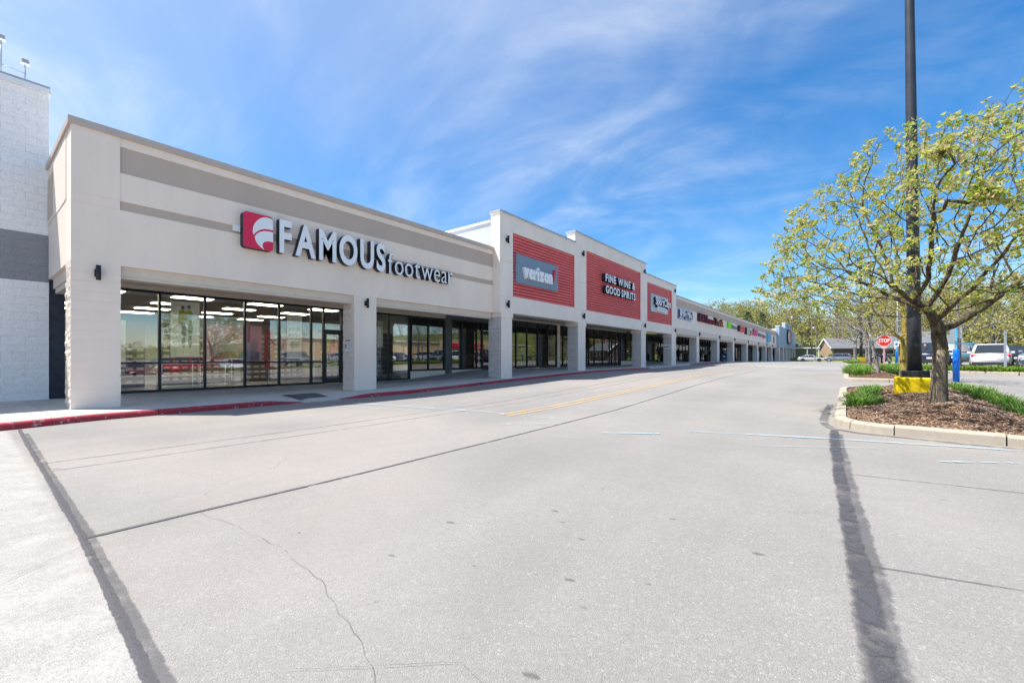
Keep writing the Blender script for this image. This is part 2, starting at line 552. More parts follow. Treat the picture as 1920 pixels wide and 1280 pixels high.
def put(name, me, parent, loc, rotz=0.0, scale=None):
    """an object on shared mesh data at a world place under a parent whose origin is known"""
    o = bpy.data.objects.new(name, me)
    COL.objects.link(o)
    og = ORG.get(parent.name, (0, 0, 0)) if parent else (0, 0, 0)
    o.location = (loc[0] - og[0], loc[1] - og[1], loc[2] - og[2])
    if rotz: o.rotation_euler = (0, 0, rotz)
    if scale: o.scale = scale
    if parent: o.parent = parent
    return o

def tag(o, label=None, cat=None, group=None, kind=None):
    if label: o['label'] = label
    if cat: o['category'] = cat
    if group: o['group'] = group
    if kind: o['kind'] = kind
    return o

def thing(name, label, cat, loc=(0, 0, 0), group=None, rotz=0.0):
    o = bpy.data.objects.new(name, None)
    o.empty_display_size = 0.2
    COL.objects.link(o)
    o.location = loc
    o.rotation_euler = (0, 0, rotz)
    ORG[o.name] = tuple(loc)
    return tag(o, label, cat, group)

def lthing(name, label, cat, loc, group=None, rotz=0.0):
    """a thing whose parts are built in its own local frame"""
    o = thing(name, label, cat, loc, group, rotz)
    ORG[o.name] = (0, 0, 0)
    return o

def copy_tree(o, parent=None):
    c = o.copy(); COL.objects.link(c); c.parent = parent
    for ch in [x for x in KIDS.get(o.name, o.children)]:
        copy_tree(ch, c)
    return c
KIDS = {}

def interp(P, y):
    if y <= P[0][0]: return P[0][1]
    for (a, b), (c, d) in zip(P, P[1:]):
        if y <= c: return b + (d - b) * (y - a) / (c - a)
    return P[-1][1]
def sstep(a, b, x):
    t = max(0.0, min(1.0, (x - a) / (b - a)))
    return t * t * (3 - 2 * t)

# ------------------------------------------------------------------ ground profile
RP = [(-60, 0), (0, 0), (9, .02), (14, .13), (19, .26), (22, .34), (32, .37), (40, .46), (48, .6), (57, .62), (66, .58), (77, .5), (97, .35), (115, .3), (150, .1), (400, 0)]
def zroad(x, y):
    z = interp(RP, y)
    z -= 0.62 * sstep(3.0, 11, x) * (1 - sstep(15, 28, y))
    return z
WF = [(-60, .12), (9, .12), (12, .17), (15, .26), (22, .43), (32, .45), (39, .53), (48, .68), (57, .68), (66, .63), (77, .55), (97, .41), (113, .37), (150, .17)]
WB = [(-60, .12), (13.3, .12), (18, .49), (24, .47), (33, .45), (41, .50), (45, .70), (56, .71), (70, .66), (97, .44), (150, .2)]
def zwalk(x, y):
    k = sstep(-16.4, -13.6, x)
    return interp(WB, y) * (1 - k) + interp(WF, y) * k
KX = [(-60, -10.75), (0, -10.8), (0.6, -10.95), (1.6, -11.25), (9, -11.3), (13, -11.6), (200, -11.6)]
def xkerb(y): return interp(KX, y)
XF = -12.65      # front of the corner shop
XB = -12.25      # front of the red panelled block
XW = -17.08      # shop windows

# asphalt sheet
def frange(a, b, st):
    n = max(1, int(round((b - a) / st)))
    return [a + (b - a) * i / n for i in range(n + 1)]
xs = frange(-11.9, 12, 0.8) + frange(14, 60, 4)[0:] + frange(68, 150, 12)
ys = frange(-70, -6, 8) + frange(-5, 60, 1.0) + frange(63, 126, 3)
def sheet(name, xs, ys, zf, mat, kind='structure', smooth=True):
    m = MB()
    vs = [(x, y, zf(x, y)) for y in ys for x in xs]
    nx = len(xs)
    fs = [(j * nx + i, j * nx + i + 1, (j + 1) * nx + i + 1, (j + 1) * nx + i) for j in range(len(ys) - 1) for i in range(nx - 1)]
    m.add(vs, fs, 0, smooth)
    return tag(m.build(name, mat), kind=kind)
road = sheet('road', xs, ys, zroad, ASPHALT)

# terrain all round, rising into the wooded hill behind
def zland(x, y):
    z = -1.6
    up = sstep(112, 150, y) * 2.9 + sstep(150, 320, y + 0.25 * max(0, min(x, 60))) * 21 + sstep(330, 900, y) * 10
    z += up
    z += sstep(45, 120, x) * sstep(70, 130, y) * 3
    return z + 0.5 * noise.noise(Vector((x * 0.02, y * 0.02, 0))) * sstep(120, 200, y)
def mat_grassland():
    t = NT('lawn_grass'); p = t.pos()
    a = t.noise(p, 0.09, 5, 0.6); b = t.noise(p, 1.5, 5, 0.7)
    c = t.mix(t.rng(a, 0.38, 0.62), (0.085, 0.16, 0.03), (0.20, 0.20, 0.06))
    c = t.mix(t.rng(b, 0.5, 0.7, 0, 0.5), c, (0.27, 0.22, 0.10))
    t.base(c); t.set(Roughness=0.95, Specular_IOR_Level=0.1)
    t.bump(b, 0.6, 0.1)
    return t.m
LAWN = mat_grassland()
gx = frange(-1500, -300, 200) + frange(-250, 250, 20) + frange(300, 1500, 200)
gy = frange(-1500, -200, 200) + frange(-150, 100, 25) + frange(106, 340, 9) + frange(380, 2200, 130)
sheet('terrain', gx, gy, zland, LAWN)

def ribbon(name, pts, width, mat, lift=0.004, jitter=0.0, label=None, taper=False, kind='structure', step=0.06):
    """a flat strip that follows the road surface"""
    P = [Vector((p[0], p[1], 0)) for p in pts]
    dense = []; acc = 0.0
    for a, b in zip(P, P[1:]):
        n = max(1, int((b - a).length / step))
        for i in range(n):
            dense.append(a.lerp(b, i / n))
    dense.append(P[-1])
    m = MB(); vs = []
    N = len(dense)
    for i, p in enumerate(dense):
        d = dense[min(i + 1, N - 1)] - dense[max(i - 1, 0)]
        d.normalize(); nrm = Vector((-d.y, d.x, 0))
        w = width(i / max(1, N - 1)) if callable(width) else width
        j1 = jitter * (.45 * noise.noise(Vector((p.x * 2.1, p.y * 2.1, 1.3))) + .4 * noise.noise(Vector((p.x * 13, p.y * 13, 1.3))))
        j2 = jitter * (.45 * noise.noise(Vector((p.x * 2.1, p.y * 2.1, 9.7))) + .4 * noise.noise(Vector((p.x * 13, p.y * 13, 9.7))))
        a = p + nrm * (w / 2 + j1); b = p - nrm * (w / 2 + j2)
        vs += [(a.x, a.y, zroad(a.x, a.y) + lift), (b.x, b.y, zroad(b.x, b.y) + lift)]
    m.add(vs, [(2 * i, 2 * i + 1, 2 * i + 3, 2 * i + 2) for i in range(N - 1)], 0, True)
    o = m.build(name, mat)
    uv = o.data.uv_layers.new(name='across')
    uv.data.foreach_set('uv', [q for i in range(N - 1) for q in (0.0, i * step, 1.0, i * step, 1.0, (i + 1) * step, 0.0, (i + 1) * step)])
    return tag(o, kind=kind)

SEAL = mat_worn('old_sealer', (0.105, 0.10, 0.108), 0.34, 0.48, 6.0, 0.65, 0.85)
SEAL3 = mat_worn('patchy_sealer', (0.095, 0.092, 0.10), 0.41, 0.55, 5.0, 0.6, 0.85, edge_soft=.5)
SEAL2 = mat_worn('thin_sealer', (0.13, 0.125, 0.13), 0.36, 0.54, 4.0, 0.7, 0.55)
CRACK = mat_worn('crack_dark', (0.09, 0.083, 0.078), 0.36, 0.54, 7.0, 0.95, 0.55, edge_soft=.6, edge_rag=.4)
OIL = mat_worn('oil_drip', (0.10, 0.095, 0.09), 0.30, 0.50, 9.0, 0.7, 0.42, edge_soft=.8, edge_rag=.9)
OILXY = [(-1.69, 1.81), (-2.27, 2.18), (-1.63, 2.68), (-1.38, 2.51), (-1.36, 1.95), (-1.18, 2.01), (-1.0, 1.83), (-0.83, 2.23), (-0.94, 1.32), (-1.75, 3.58), (-2.17, 1.6), (-1.82, 1.25), (-1.79, 2.84), (-2.33, 2.6), (-1.29, 4.58), (-0.43, 2.98), (-2.95, 1.42), (-1.02, 3.23)]
PAINTB = mat_worn('faded_blue_paint', (0.45, 0.66, 0.78), 0.44, 0.56, 5.0, 0.7, 0.9, (1, 4, 1), .2, .4)
PAINTF = mat_worn('faint_blue_paint', (0.52, 0.66, 0.74), 0.46, 0.60, 5.0, 0.7, 0.6, (1, 4, 1), .2, .4)
PAINTW = mat_worn('faded_white_paint', (0.75, 0.75, 0.75), 0.36, 0.5, 6.0, 0.7, 0.9)
PAINTY = mat_worn('faded_yellow_paint', (0.80, 0.52, 0.16), 0.38, 0.56, 7.0, 0.7, 0.62, edge_soft=.15, edge_rag=.3)

# sealed cross seam at the left, sealed seam running to the island
ribbon('seam_sealer', [(-10.9, .60), (-8.5, .56), (-6.4, .535), (-4.1, .50), (-2.66, .455), (-2.0, .43), (-1.2, .41), (3, .38), (12, .35)], lambda t: 0.052 - 0.006 * t, SEAL, 0.004, 0.015)
ribbon('seam_sealer', [(-10.2, .63), (-6.4, .563), (-4.1, .528), (-2.6, .483), (-2.0, .458), (-1.2, .438), (3, .41)], 0.07, SEAL2, 0.008, 0.015)
ribbon('seam_sealer', [(-0.18, 8.7), (-0.14, 7.4), (-.06, 5.2), (0, 4.0), (.07, 2.85), (.12, 2.0), (.16, .7)], 0.13, SEAL3, 0.012, 0.03)
ribbon('seam_sealer', [(-0.15, 8.3), (-0.12, 7.3), (-.03, 5.2), (.03, 4.0), (.09, 2.85), (.12, 2.0), (.16, .7)], 0.19, SEAL2, 0.008, 0.03)
ribbon('seam_sealer', [(-3.98, .50), (-3.95, 2.5), (-4.02, 6.4), (-4.15, 10.5), (-4.35, 16), (-4.3, 24), (-4.6, 31), (-3.4, 42)], lambda t: 0.045 - 0.012 * t, SEAL, 0.006, 0.012)
ribbon('seam_sealer', [(-7.15, .56), (-7.1, 3.5), (-7.3, 9), (-7.6, 15), (-7.9, 24), (-7.9, 36)], 0.035, SEAL2, 0.006, 0.008)
ribbon('seam_sealer', [(-6.62, .55), (-6.6, 3.5), (-6.75, 9), (-7.0, 15), (-7.2, 24), (-7.2, 36)], 0.035, SEAL2, 0.006, 0.008)
ribbon('seam_sealer', [(.0, 5.56), (1.2, 5.72), (4, 5.8)], 0.03, SEAL2, 0.004, 0.01)
ribbon('seam_sealer', [(.10, 3.2), (.7, 3.34), (3, 3.5)], 0.022, SEAL2, 0.004, 0.01)
def crackline(pts, w=0.012):
    Q = []
    for a, b in zip(pts, pts[1:]):
        for i in range(9):
            t = i / 9
            x = a[0] + (b[0] - a[0]) * t; y = a[1] + (b[1] - a[1]) * t
            Q.append((x + .028 * noise.noise(Vector((x * 7, y * 7, 4))), y + .028 * noise.noise(Vector((x * 7, y * 7, 8)))))
    Q.append(pts[-1])
    ribbon('crack', Q, lambda t: w * (0.6 + 0.6 * abs(math.sin(t * 23))), CRACK, 0.010, 0.003, step=0.04)
crackline([(-4.0, 1.95), (-3.9, 1.5), (-3.94, 1.12), (-3.4, 1.2), (-2.81, 1.22), (-2.22, 1.18), (-1.72, 1.06), (-1.36, .95), (-.9, .9)], 0.0055)
crackline([(-4.6, -.4), (-3.95, -.02), (-3.54, .13), (-3.79, .46)], 0.008)
crackline([(-5.3, 2.4), (-4.9, 2.1), (-4.7, 1.6), (-4.4, 1.3)], 0.005)
crackline([(-.35, 3.9), (-.18, 4.05), (-.05, 4.02)], 0.006)
crackline([(-1.7, .75), (-1.2, 1.2), (-.7, 1.15)], 0.004)

ribbon('gutter_stain', [(-.33, 12.5), (-.36, 10.5), (-.34, 9.4), (-.22, 8.9), (.1, 8.62), (.9, 8.48), (3, 8.2)], 0.16, SEAL2, 0.005, 0.06)
for i, (x, y) in enumerate(OILXY):
    rr_ = (.010, .026, .014, .018, .008, .022, .012)[i % 7]
    ribbon('oil_spot', [(x - rr_ * 1.3, y - rr_ * .4), (x, y), (x + rr_ * 1.3, y + rr_ * .3)], lambda t: rr_ * (.5 + 1.2 * math.sin(math.pi * max(.05, min(.95, t)))), OIL, .006, .006, step=.008)
# crossing lines, worn light blue, from the shop door to the island; lane lines
ribbon('crossing_line', [(-10.8, 5.4), (-8.6, 5.95), (-6.5, 6.45)], 0.10, PAINTF, 0.012, 0.006)
ribbon('crossing_line', [(-10.5, 6.15), (-8.6, 6.55), (-6.7, 6.9)], 0.10, PAINTB, 0.012, 0.006)
ribbon('crossing_line', [(-7.2, 6.95), (-4.4, 7.06)], 0.09, PAINTF, 0.012, 0.006)
ribbon('crossing_line', [(-4.85, 5.9), (-4.05, 6.55)], 0.07, PAINTB, 0.012, 0.006)
ribbon('crossing_line', [(-3.05, 6.18), (-2.3, 6.66)], 0.055, PAINTB, 0.012, 0.006)
ribbon('crossing_line', [(-2.0, 7.15), (-1.58, 7.3), (-.2, 7.75), (1.75, 8.24), (3, 8.5)], lambda t: .03 + .05 * min(1, t * 4), PAINTB, 0.012, 0.004)
ribbon('crossing_line', [(-1.07, 6.48), (.3, 7.32)], 0.045, PAINTF, 0.012, 0.004)
ribbon('crossing_line', [(.81, 6.82), (1.55, 7.3), (2.6, 7.9)], 0.055, PAINTB, 0.012, 0.004)
ribbon('lane_line', [(-5.62, 6.8), (-5.7, 18), (-5.8, 31.5)], 0.10, PAINTY, 0.012, 0.004)
ribbon('lane_line', [(-5.40, 6.8), (-5.48, 18), (-5.58, 31.5)], 0.10, PAINTY, 0.012, 0.004)
ribbon('stop_line', [(-6.0, 40.8), (-2.9, 39.9), (-.3, 39)], 0.5, PAINTW, 0.012, 0.02)
ribbon('stop_line', [(-3.2, 36.6), (-1.6, 35.8), (-.3, 35.3)], 0.4, PAINTW, 0.012, 0.02)
for i in range(7):
    yb = 24.2 + i * 0.02
    if i < 5:
        ribbon('bay_line', [(5.0 + i * 2.8, 36.0), (5.0 + i * 2.8, 41.0)], 0.1, PAINTW, 0.012, 0.003)
ribbon('bay_line', [(2.7, 14.2), (9, 16.5)], 0.10, PAINTW, 0.012, 0.004)

# ------------------------------------------------------------------ walkway, laid in slabs
walk = thing('walkway', None, None)
walk['kind'] = 'structure'
ycuts = frange(-12, 1.0, 3.2) + frange(2.6, 60, 1.55 * 2) + frange(64, 150, 6.1)
m = MB()
for y0, y1 in zip(ycuts, ycuts[1:]):
    g = 0.006
    for (xa, xb) in ((None, -14.2), (-14.2, 'k')):
        sub = MB(); nx = 4; ny = 3
        vs = []
        for j in range(ny + 1):
            y = y0 + g + (y1 - y0 - 2 * g) * j / ny
            ramp = 0.0
            A = -17.6 if xa is None else xa + g
            B = xb - g if xb != 'k' else xkerb(y) - 0.16
            for i in range(nx + 1):
                x = A + (B - A) * i / nx
                z = zwalk(x, y)
                # kerb cut: the walk dips to the road at the crossing
                dip = sstep(4.9, 5.7, y) * (1 - sstep(6.5, 7.3, y)) * sstep(-12.6, -11.45, x)
                z = z * (1 - dip) + (zroad(x, y) + 0.02) * dip
                vs.append((x, y, z))
        top = len(vs)
        fs = [(j * (nx + 1) + i, j * (nx + 1) + i + 1, (j + 1) * (nx + 1) + i + 1, (j + 1) * (nx + 1) + i) for j in range(ny) for i in range(nx)]
        vs2 = [(x, y, z - 0.12) for x, y, z in vs]
        per = [i for i in range(nx + 1)] + [j * (nx + 1) + nx for j in range(1, ny + 1)] + [ny * (nx + 1) + i for i in range(nx - 1, -1, -1)] + [j * (nx + 1) for j in range(ny - 1, 0, -1)]
        for a, b in zip(per, per[1:] + per[:1]):
            fs.append((a, a + top, b + top, b))
        sub.add(vs + vs2, fs, 0)
        sub.build('slab', CONC, walk)
# joint bed just below the slabs
jb = MB(); jv = []
jys = frange(-12, 150, 1.5)
for y in jys:
    for x in (-17.6, -14.2, xkerb(y) - 0.17):
        dip = sstep(4.9, 5.7, y) * (1 - sstep(6.5, 7.3, y)) * sstep(-12.6, -11.45, x)
        jv.append((x, y, (zwalk(x, y) * (1 - dip) + zroad(x, y) * dip) - 0.03))
jb.add(jv, [(j * 3 + i, j * 3 + i + 1, j * 3 + i + 4, j * 3 + i + 3) for j in range(len(jys) - 1) for i in range(2)])
jb.build('joint_bed', mat_plain('joint_dirt', (0.13, 0.12, 0.11), 0.95, bump=0.3), walk)

# kerb stones
def kerb_stone(parent, pts_xy, ztop, zbot, width, mat, name='kerb_stone', nb=4):
    """pts: front bottom line; the stone lies to the left of the travel direction"""
    P = [Vector((p[0], p[1], 0)) for p in pts_xy]
    m = MB(); vs = []
    for i, p in enumerate(P):
        d = P[min(i + 1, len(P) - 1)] - P[max(i - 1, 0)]; d.normalize()
        n = Vector((-d.y, d.x, 0))
        zt = ztop(p.x, p.y); zb = zbot(p.x, p.y) - 0.03
        prof = [(0, zb), (0.012, zt - 0.035), (0.03, zt - 0.01), (0.055, zt), (width, zt), (width, zb)]
        for (o, z) in prof:
            q = p + n * o
            vs.append((q.x, q.y, z))
    k = 6
    fs = []
    for i in range(len(P) - 1):
        for a in range(k - 1):
            fs.append((i * k + a, (i + 1) * k + a, (i + 1) * k + a + 1, i * k + a + 1))
    fs.append(tuple(range(k))); e = (len(P) - 1) * k
    fs.append(tuple(range(e + k - 1, e - 1, -1)))
    m.add(vs, fs, 0)
    return m.build(name, mat, parent)

kerb = thing('walkway_kerb', None, None); kerb['kind'] = 'structure'
def kerb_top(x, y):
    z = zwalk(-12, y)
    d = sstep(4.6, 5.6, y) * (1 - sstep(6.6, 7.7, y))
    r = zroad(x, y) + 0.012
    z = z * (1 - d) + r * d
    return max(z, r)
kc = frange(-12, 1.0, 2.9) + frange(1.02, 5.55, 1.5)[1:] + frange(5.55, 6.62, 1.07)[1:] + frange(6.62, 31.5, 2.9)[1:]
for y0, y1 in zip(kc, kc[1:]):
    yy = frange(y0 + 0.006, y1 - 0.006, 0.35)
    kerb_stone(kerb, [(xkerb(y), y) for y in yy], kerb_top, zroad, 0.155, REDKERB if not (5.5 < (y0 + y1) / 2 < 6.7) else CONC)
kc = frange(31.5, 42, 3.5)
for y0, y1 in zip(kc, kc[1:]):
    kerb_stone(kerb, [(xkerb(y), y) for y in frange(y0 + .006, y1 - .006, .6)], kerb_top, zroad, 0.155, CONC)
kc = frange(42, 57, 3.0)
for y0, y1 in zip(kc, kc[1:]):
    kerb_stone(kerb, [(xkerb(y), y) for y in frange(y0 + .006, y1 - .006, .6)], kerb_top, zroad, 0.155, REDKERB)
kc = frange(57, 150, 6.2)
for y0, y1 in zip(kc, kc[1:]):
    kerb_stone(kerb, [(xkerb(y), y) for y in frange(y0 + .006, y1 - .006, 1.0)], kerb_top, zroad, 0.155, CONC)
# rubber mat in the kerb cut
mm = MB(); vs = []
for j, y in enumerate(frange(5.62, 6.55, .1)):
    for i in range(9):
        x = -12.75 + 1.12 * i / 8
        dip = sstep(4.9, 5.7, y) * (1 - sstep(6.5, 7.3, y)) * sstep(-12.6, -11.45, x)
        vs.append((x, y, zwalk(x, y) * (1 - dip) + (zroad(x, y) + 0.02) * dip + 0.012))
nj = len(frange(5.62, 6.55, .1))
mm.add(vs, [(j * 9 + i, j * 9 + i + 1, j * 9 + i + 10, j * 9 + i + 9) for j in range(nj - 1) for i in range(8)])
mo = mm.build('warning_mat', mat_plain('dark_rubber', (0.075, 0.08, 0.09), 0.8, bump=0.6, bscale=90))
tag(mo, 'dark grey tactile mat set in the kerb ramp before the shop door', 'mat')

# ------------------------------------------------------------------ lettering
GLY = {}
def glyph(ch, bold=0.0):
    """flat outline mesh of one character: (verts, faces, xmin, xmax) with capital height 1"""
    key = (ch, bold)
    if key in GLY: return GLY[key]
    cu = bpy.data.curves.new('glyph', 'FONT')
    cu.body = ch
    cu.size = 1.0
    cu.offset = bold
    cu.resolution_u = 5
    cu.extrude = 0.5
    ob = bpy.data.objects.new('glyph', cu)
    COL.objects.link(ob)
    dg = bpy.context.evaluated_depsgraph_get()
    me = bpy.data.meshes.new_from_object(ob.evaluated_get(dg))
    vs = [tuple(v.co) for v in me.vertices]
    fs = [tuple(p.vertices) for p in me.polygons]
    ns = [tuple(p.normal) for p in me.polygons]
    bpy.data.objects.remove(ob); bpy.data.curves.remove(cu); bpy.data.meshes.remove(me)
    if not vs:
        GLY[key] = ([], [], [], 0, 0.3); return GLY[key]
    x0 = min(v[0] for v in vs); x1 = max(v[0] for v in vs)
    GLY[key] = (vs, fs, ns, x0, x1)
    return GLY[key]
def caph(bold):
    g = glyph('H', bold)
    ys_ = [v[1] for v in g[0]]
    return max(ys_), min(ys_)

def word(parent, text, y0, y1, z0, h, x, depth, mats, bold=0.0, gap=0.10, one=False, name='letter', dirn='y', spacew=0.35):
    """raised letters on a wall facing +X; they run along +Y from y0 to y1, capital height h above z0"""
    top, bot = caph(bold); H = top - bot
    ws = []; cur = 0.0; items = []
    for ch in text:
        if ch == ' ':
            cur += spacew; continue
        g = glyph(ch, bold)
        w = (g[4] - g[3]) / H
        items.append((ch, cur, g)); cur += w + gap
    total = cur - gap
    sx = (y1 - y0) / total
    allm = MB(); out = []
    for ch, c, g in items:
        m = allm if one else MB()
        vs = []
        for (gx_, gy_, gz_) in g[0]:
            a = y0 + (c + (gx_ - g[3]) / H) * sx
            b = z0 + (gy_ - bot) / H * h
            d = x + depth * (gz_ + 0.5)
            if dirn == 'y': vs.append((d, a, b))
            elif dirn == 'down': vs.append((d, z0 + (gy_ - bot) / H * h, y0 + (y1 - y0) - (a - y0)))
            elif dirn == 'x-': vs.append((a, -d, b))
        base = len(m.v)
        m.v += vs
        for f, n in zip(g[1], g[2]):
            m.f.append(tuple(base + i for i in f))
            m.mi.append(0 if n[2] > 0.5 else (1 if len(mats) > 1 else 0)); m.sm.append(False)
        if not one: out.append(m.build(name, mats, parent))
    if one: out.append(allm.build(name, mats, parent))
    return out

# ------------------------------------------------------------------ building parts
BLK = {}
def block_mesh(D, W, h, k, mats, rough=0.03, rough_front=0.0012):
    key = (round(D, 2), round(W, 2), round(h, 2), k, mats[0].name)
    if key in BLK: return BLK[key]
    rnd = random.Random(k * 31 + int(W * 100))
    m = MB()
    # outline seen from above: front edge at x=0, going back to x=-D ; width along y
    out = []
    nside = 4
    out.append((0, 0, 'f')); out.append((0, W, 'f'))
    for i in range(1, nside): out.append((-D * i / nside, W, 's'))
    out.append((-D, W, 'b')); out.append((-D, 0, 'b'))
    for i in range(nside - 1, 0, -1): out.append((-D * i / nside, 0, 's'))
    n = len(out); vs = []
    for lev, z in enumerate((0.0008, h * 0.33, h * 0.68, h - 0.0008)):
        for (x, y, t) in out:
            r = rnd.random()
            edge = 0.6 if lev in (0, 3) else 1.0
            dy = (1 if y > 0 else -1) * ((rough * r * edge - 0.002) if t != 'f' else rough * .4 * r)
            dx_ = (rough_front * rnd.random() if x == 0 else 0)
            vs.append((x + dx_, y + dy, z))
    fs = []
    for l in range(3):
        for i in range(n):
            j = (i + 1) % n
            fs.append((l * n + i, (l + 1) * n + i, (l + 1) * n + j, l * n + j))
    fs.append(tuple(range(n))); fs.append(tuple(range(4 * n - 1, 3 * n - 1, -1)))
    mi = []
    m.add(vs, fs, 0)
    # sides use the split face material
    for l in range(3):
        for i in range(n):
            j = (i + 1) % n
            if out[i][2] in 'sb' or out[j][2] in 'sb':
                if not (out[i][2] == 'f' and out[j][2] == 'f'): m.mi[l * n + i] = 1
    me = m.mesh('block', mats)
    BLK[key] = me
    return me

def column(parent, y0, y1, xf, depth, zb, zt, mats, blocks=True, h=0.203):
    W = y1 - y0
    core = MB().box(xf - depth + .012, xf - .012, y0 + .012, y1 - .012, zb - .05, zt)
    if not blocks:
        core = MB().box(xf - depth, xf, y0, y1, zb - .05, zt)
        core.mi = [1] * 6; core.mi[3] = 0
        return core.build('column', mats, parent)
    c = core.build('column', mats[1], parent)
    n = max(1, int(round((zt - zb) / h))); hh = (zt - zb) / n
    for i in range(n):
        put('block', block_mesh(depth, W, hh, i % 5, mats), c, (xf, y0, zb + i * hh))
    return c

def storefront(parent, Y, zb, zt, rail=None, X=XW, doors=(), glass=None, fm=None, mw=0.065, skip=()):
    """black framed shop window: Y = mullion centre lines; doors = indices of bays that are doors"""
    glass = glass or GLASS; fm = fm or FRAME
    f = lambda v, y: v(y) if callable(v) else v
    for i, y in enumerate(Y):
        MB().box(X - .06, X + .06, y - mw / 2, y + mw / 2, f(zb, y) + .001, zt).build('mullion', fm, parent)
    for i in range(len(Y) - 1):
        a = Y[i] + mw / 2; b = Y[i + 1] - mw / 2
        if i in skip: continue
        z0 = f(zb, (a + b) / 2)
        MB().box(X - .055, X + .055, a, b, zt - .07, zt).build('top_frame', fm, parent)
        if i in doors:
            dt = z0 + 2.15
            MB().box(X - .05, X + .05, a, b, dt, dt + .09).build('transom_bar', fm, parent)
            MB().box(X - .004, X + .004, a, b, dt + .09, zt - .07).build('pane', glass, parent)
            dm = MB()
            st = 0.085
            dm.box(X - .03, X + .03, a + .006, a + st, z0 + .012, dt - .006)
            dm.box(X - .03, X + .03, b - st, b - .006, z0 + .012, dt - .006)
            dm.box(X - .028, X + .028, a + st, b - st, z0 + .012, z0 + .22)
            dm.box(X - .028, X + .028, a + st, b - st, dt - .11, dt - .006)
            d = dm.build('door', fm, parent)
            MB().box(X - .004, X + .004, a + st, b - st, z0 + .22, dt - .11).build('pane', glass, d)
            hy = b - .14 if i % 2 == 0 else a + .14
            MB().tube([(X + .04, hy, z0 + .95), (X + .085, hy, z0 + .98), (X + .085, hy, z0 + 1.22), (X + .04, hy, z0 + 1.25)], .012, 6).build('handle', BLACK, d)
            continue
        MB().box(X - .055, X + .055, a, b, z0, z0 + .08).build('bottom_frame', fm, parent)
        if rail:
            MB().box(X - .045, X + .045, a, b, rail - .028, rail + .028).build('rail', fm, parent)
            MB().box(X - .004, X + .004, a, b, z0 + .08, rail - .028).build('pane', glass, parent)
            MB().box(X - .004, X + .004, a, b, rail + .028, zt - .07).build('pane', glass, parent)
        else:
            MB().box(X - .004, X + .004, a, b, z0 + .08, zt - .07).build('pane', glass, parent)

def wall_lamp(y, z, x, label, group='wall lamps on the shop fronts', h=0.34, r=0.06):
    t = lthing('wall_lamp', label, 'lamp', (x, y, z), group)
    MB().box(-.002, .035, -.05, .05, -.08, .08).build('back_plate', BLACK, t)
    MB().box(.03, .09, -.02, .02, -.02, .02).build('bracket', BLACK, t)
    MB().cyl((.085 + r * .55, 0), r, r, -h / 2, h / 2, 16).build('cylinder_shade', BLACK, t)
    return t

# ------------------------------------------------------------------ white building at the left edge
XL = -16.34
wb = thing('white_building', 'tall white painted block building with a grey band at the left edge', 'building', (XL, -8, 0.1))
core = MB().box(XL - 14, XL - .02, -24, 1.41, .05, 8.05).build('wall', WHITE_WALL, wb)
bw_, bh_ = 0.405, 0.2025
rows = int(8.0 / bh_)
bm_w = [block_mesh(bw_ - .004, 0.1, bh_, k, (WHITE_BLOCK, WHITE_BLOCK)) for k in range(1)]
def wall_block(k, mat):
    key = ('wb', k, mat.name)
    if key in BLK: return BLK[key]
    rnd = random.Random(k + 5); m = MB()
    nx, nz = 4, 3
    vs = []
    for j in range(nz + 1):
        for i in range(nx + 1):
            e = 0 if (i in (0, nx) or j in (0, nz)) else 1
            vs.append((0.006 + e * (.001 + .005 * rnd.random()), (bw_ - .003) * i / nx, (bh_ - .003) * j / nz))
    b = len(vs)
    vs += [(-.03, 0, 0), (-.03, bw_ - .003, 0), (-.03, bw_ - .003, bh_ - .003), (-.03, 0, bh_ - .003)]
    fs = [(j * (nx + 1) + i, j * (nx + 1) + i + 1, (j + 1) * (nx + 1) + i + 1, (j + 1) * (nx + 1) + i) for j in range(nz) for i in range(nx)]
    fs += [tuple([b, b + 1] + list(range(nx, -1, -1))), tuple([b + 3] + list(range(nz * (nx + 1), (nz + 1) * (nx + 1))) + [b + 2]),
           tuple([b + 1, b + 2] + [j * (nx + 1) + nx for j in range(nz, -1, -1)]), tuple([b + 3, b] + [j * (nx + 1) for j in range(nz + 1)])]
    m.add(vs, fs, 0)
    BLK[key] = m.mesh('block', mat)
    return BLK[key]
for r in range(rows):
    z = 0.1 + r * bh_
    off = 0 if r % 2 else bw_ / 2
    mat = BAND_GREY if 3.05 <= z + .1 <= 4.25 else WHITE_BLOCK
    y = 1.41 - off
    while y > -0.9:
        w = bw_
        y0 = y - bw_
        put('block', wall_block((r * 7 + int(y * 3)) % 6, mat), core, (XL, y0, z))
        y -= bw_
    if off:
        put('block', wall_block(r % 6, mat), core, (XL, 1.41 - off, z), 0, (1, .5, 1))
MB().box(XL - 14, XL + .03, -24, -0.9, 3.08, 4.22).build('painted_band', BAND_GREY, wb)
MB().box(XL - 14.05, XL + .07, -24, 1.44, 8.0, 8.13).build('coping', COPE_W, wb)
MB().box(XL - .18, XL + .05, -24, 1.425, 8.131, 8.19).build('coping_edge', COPE_G, wb)
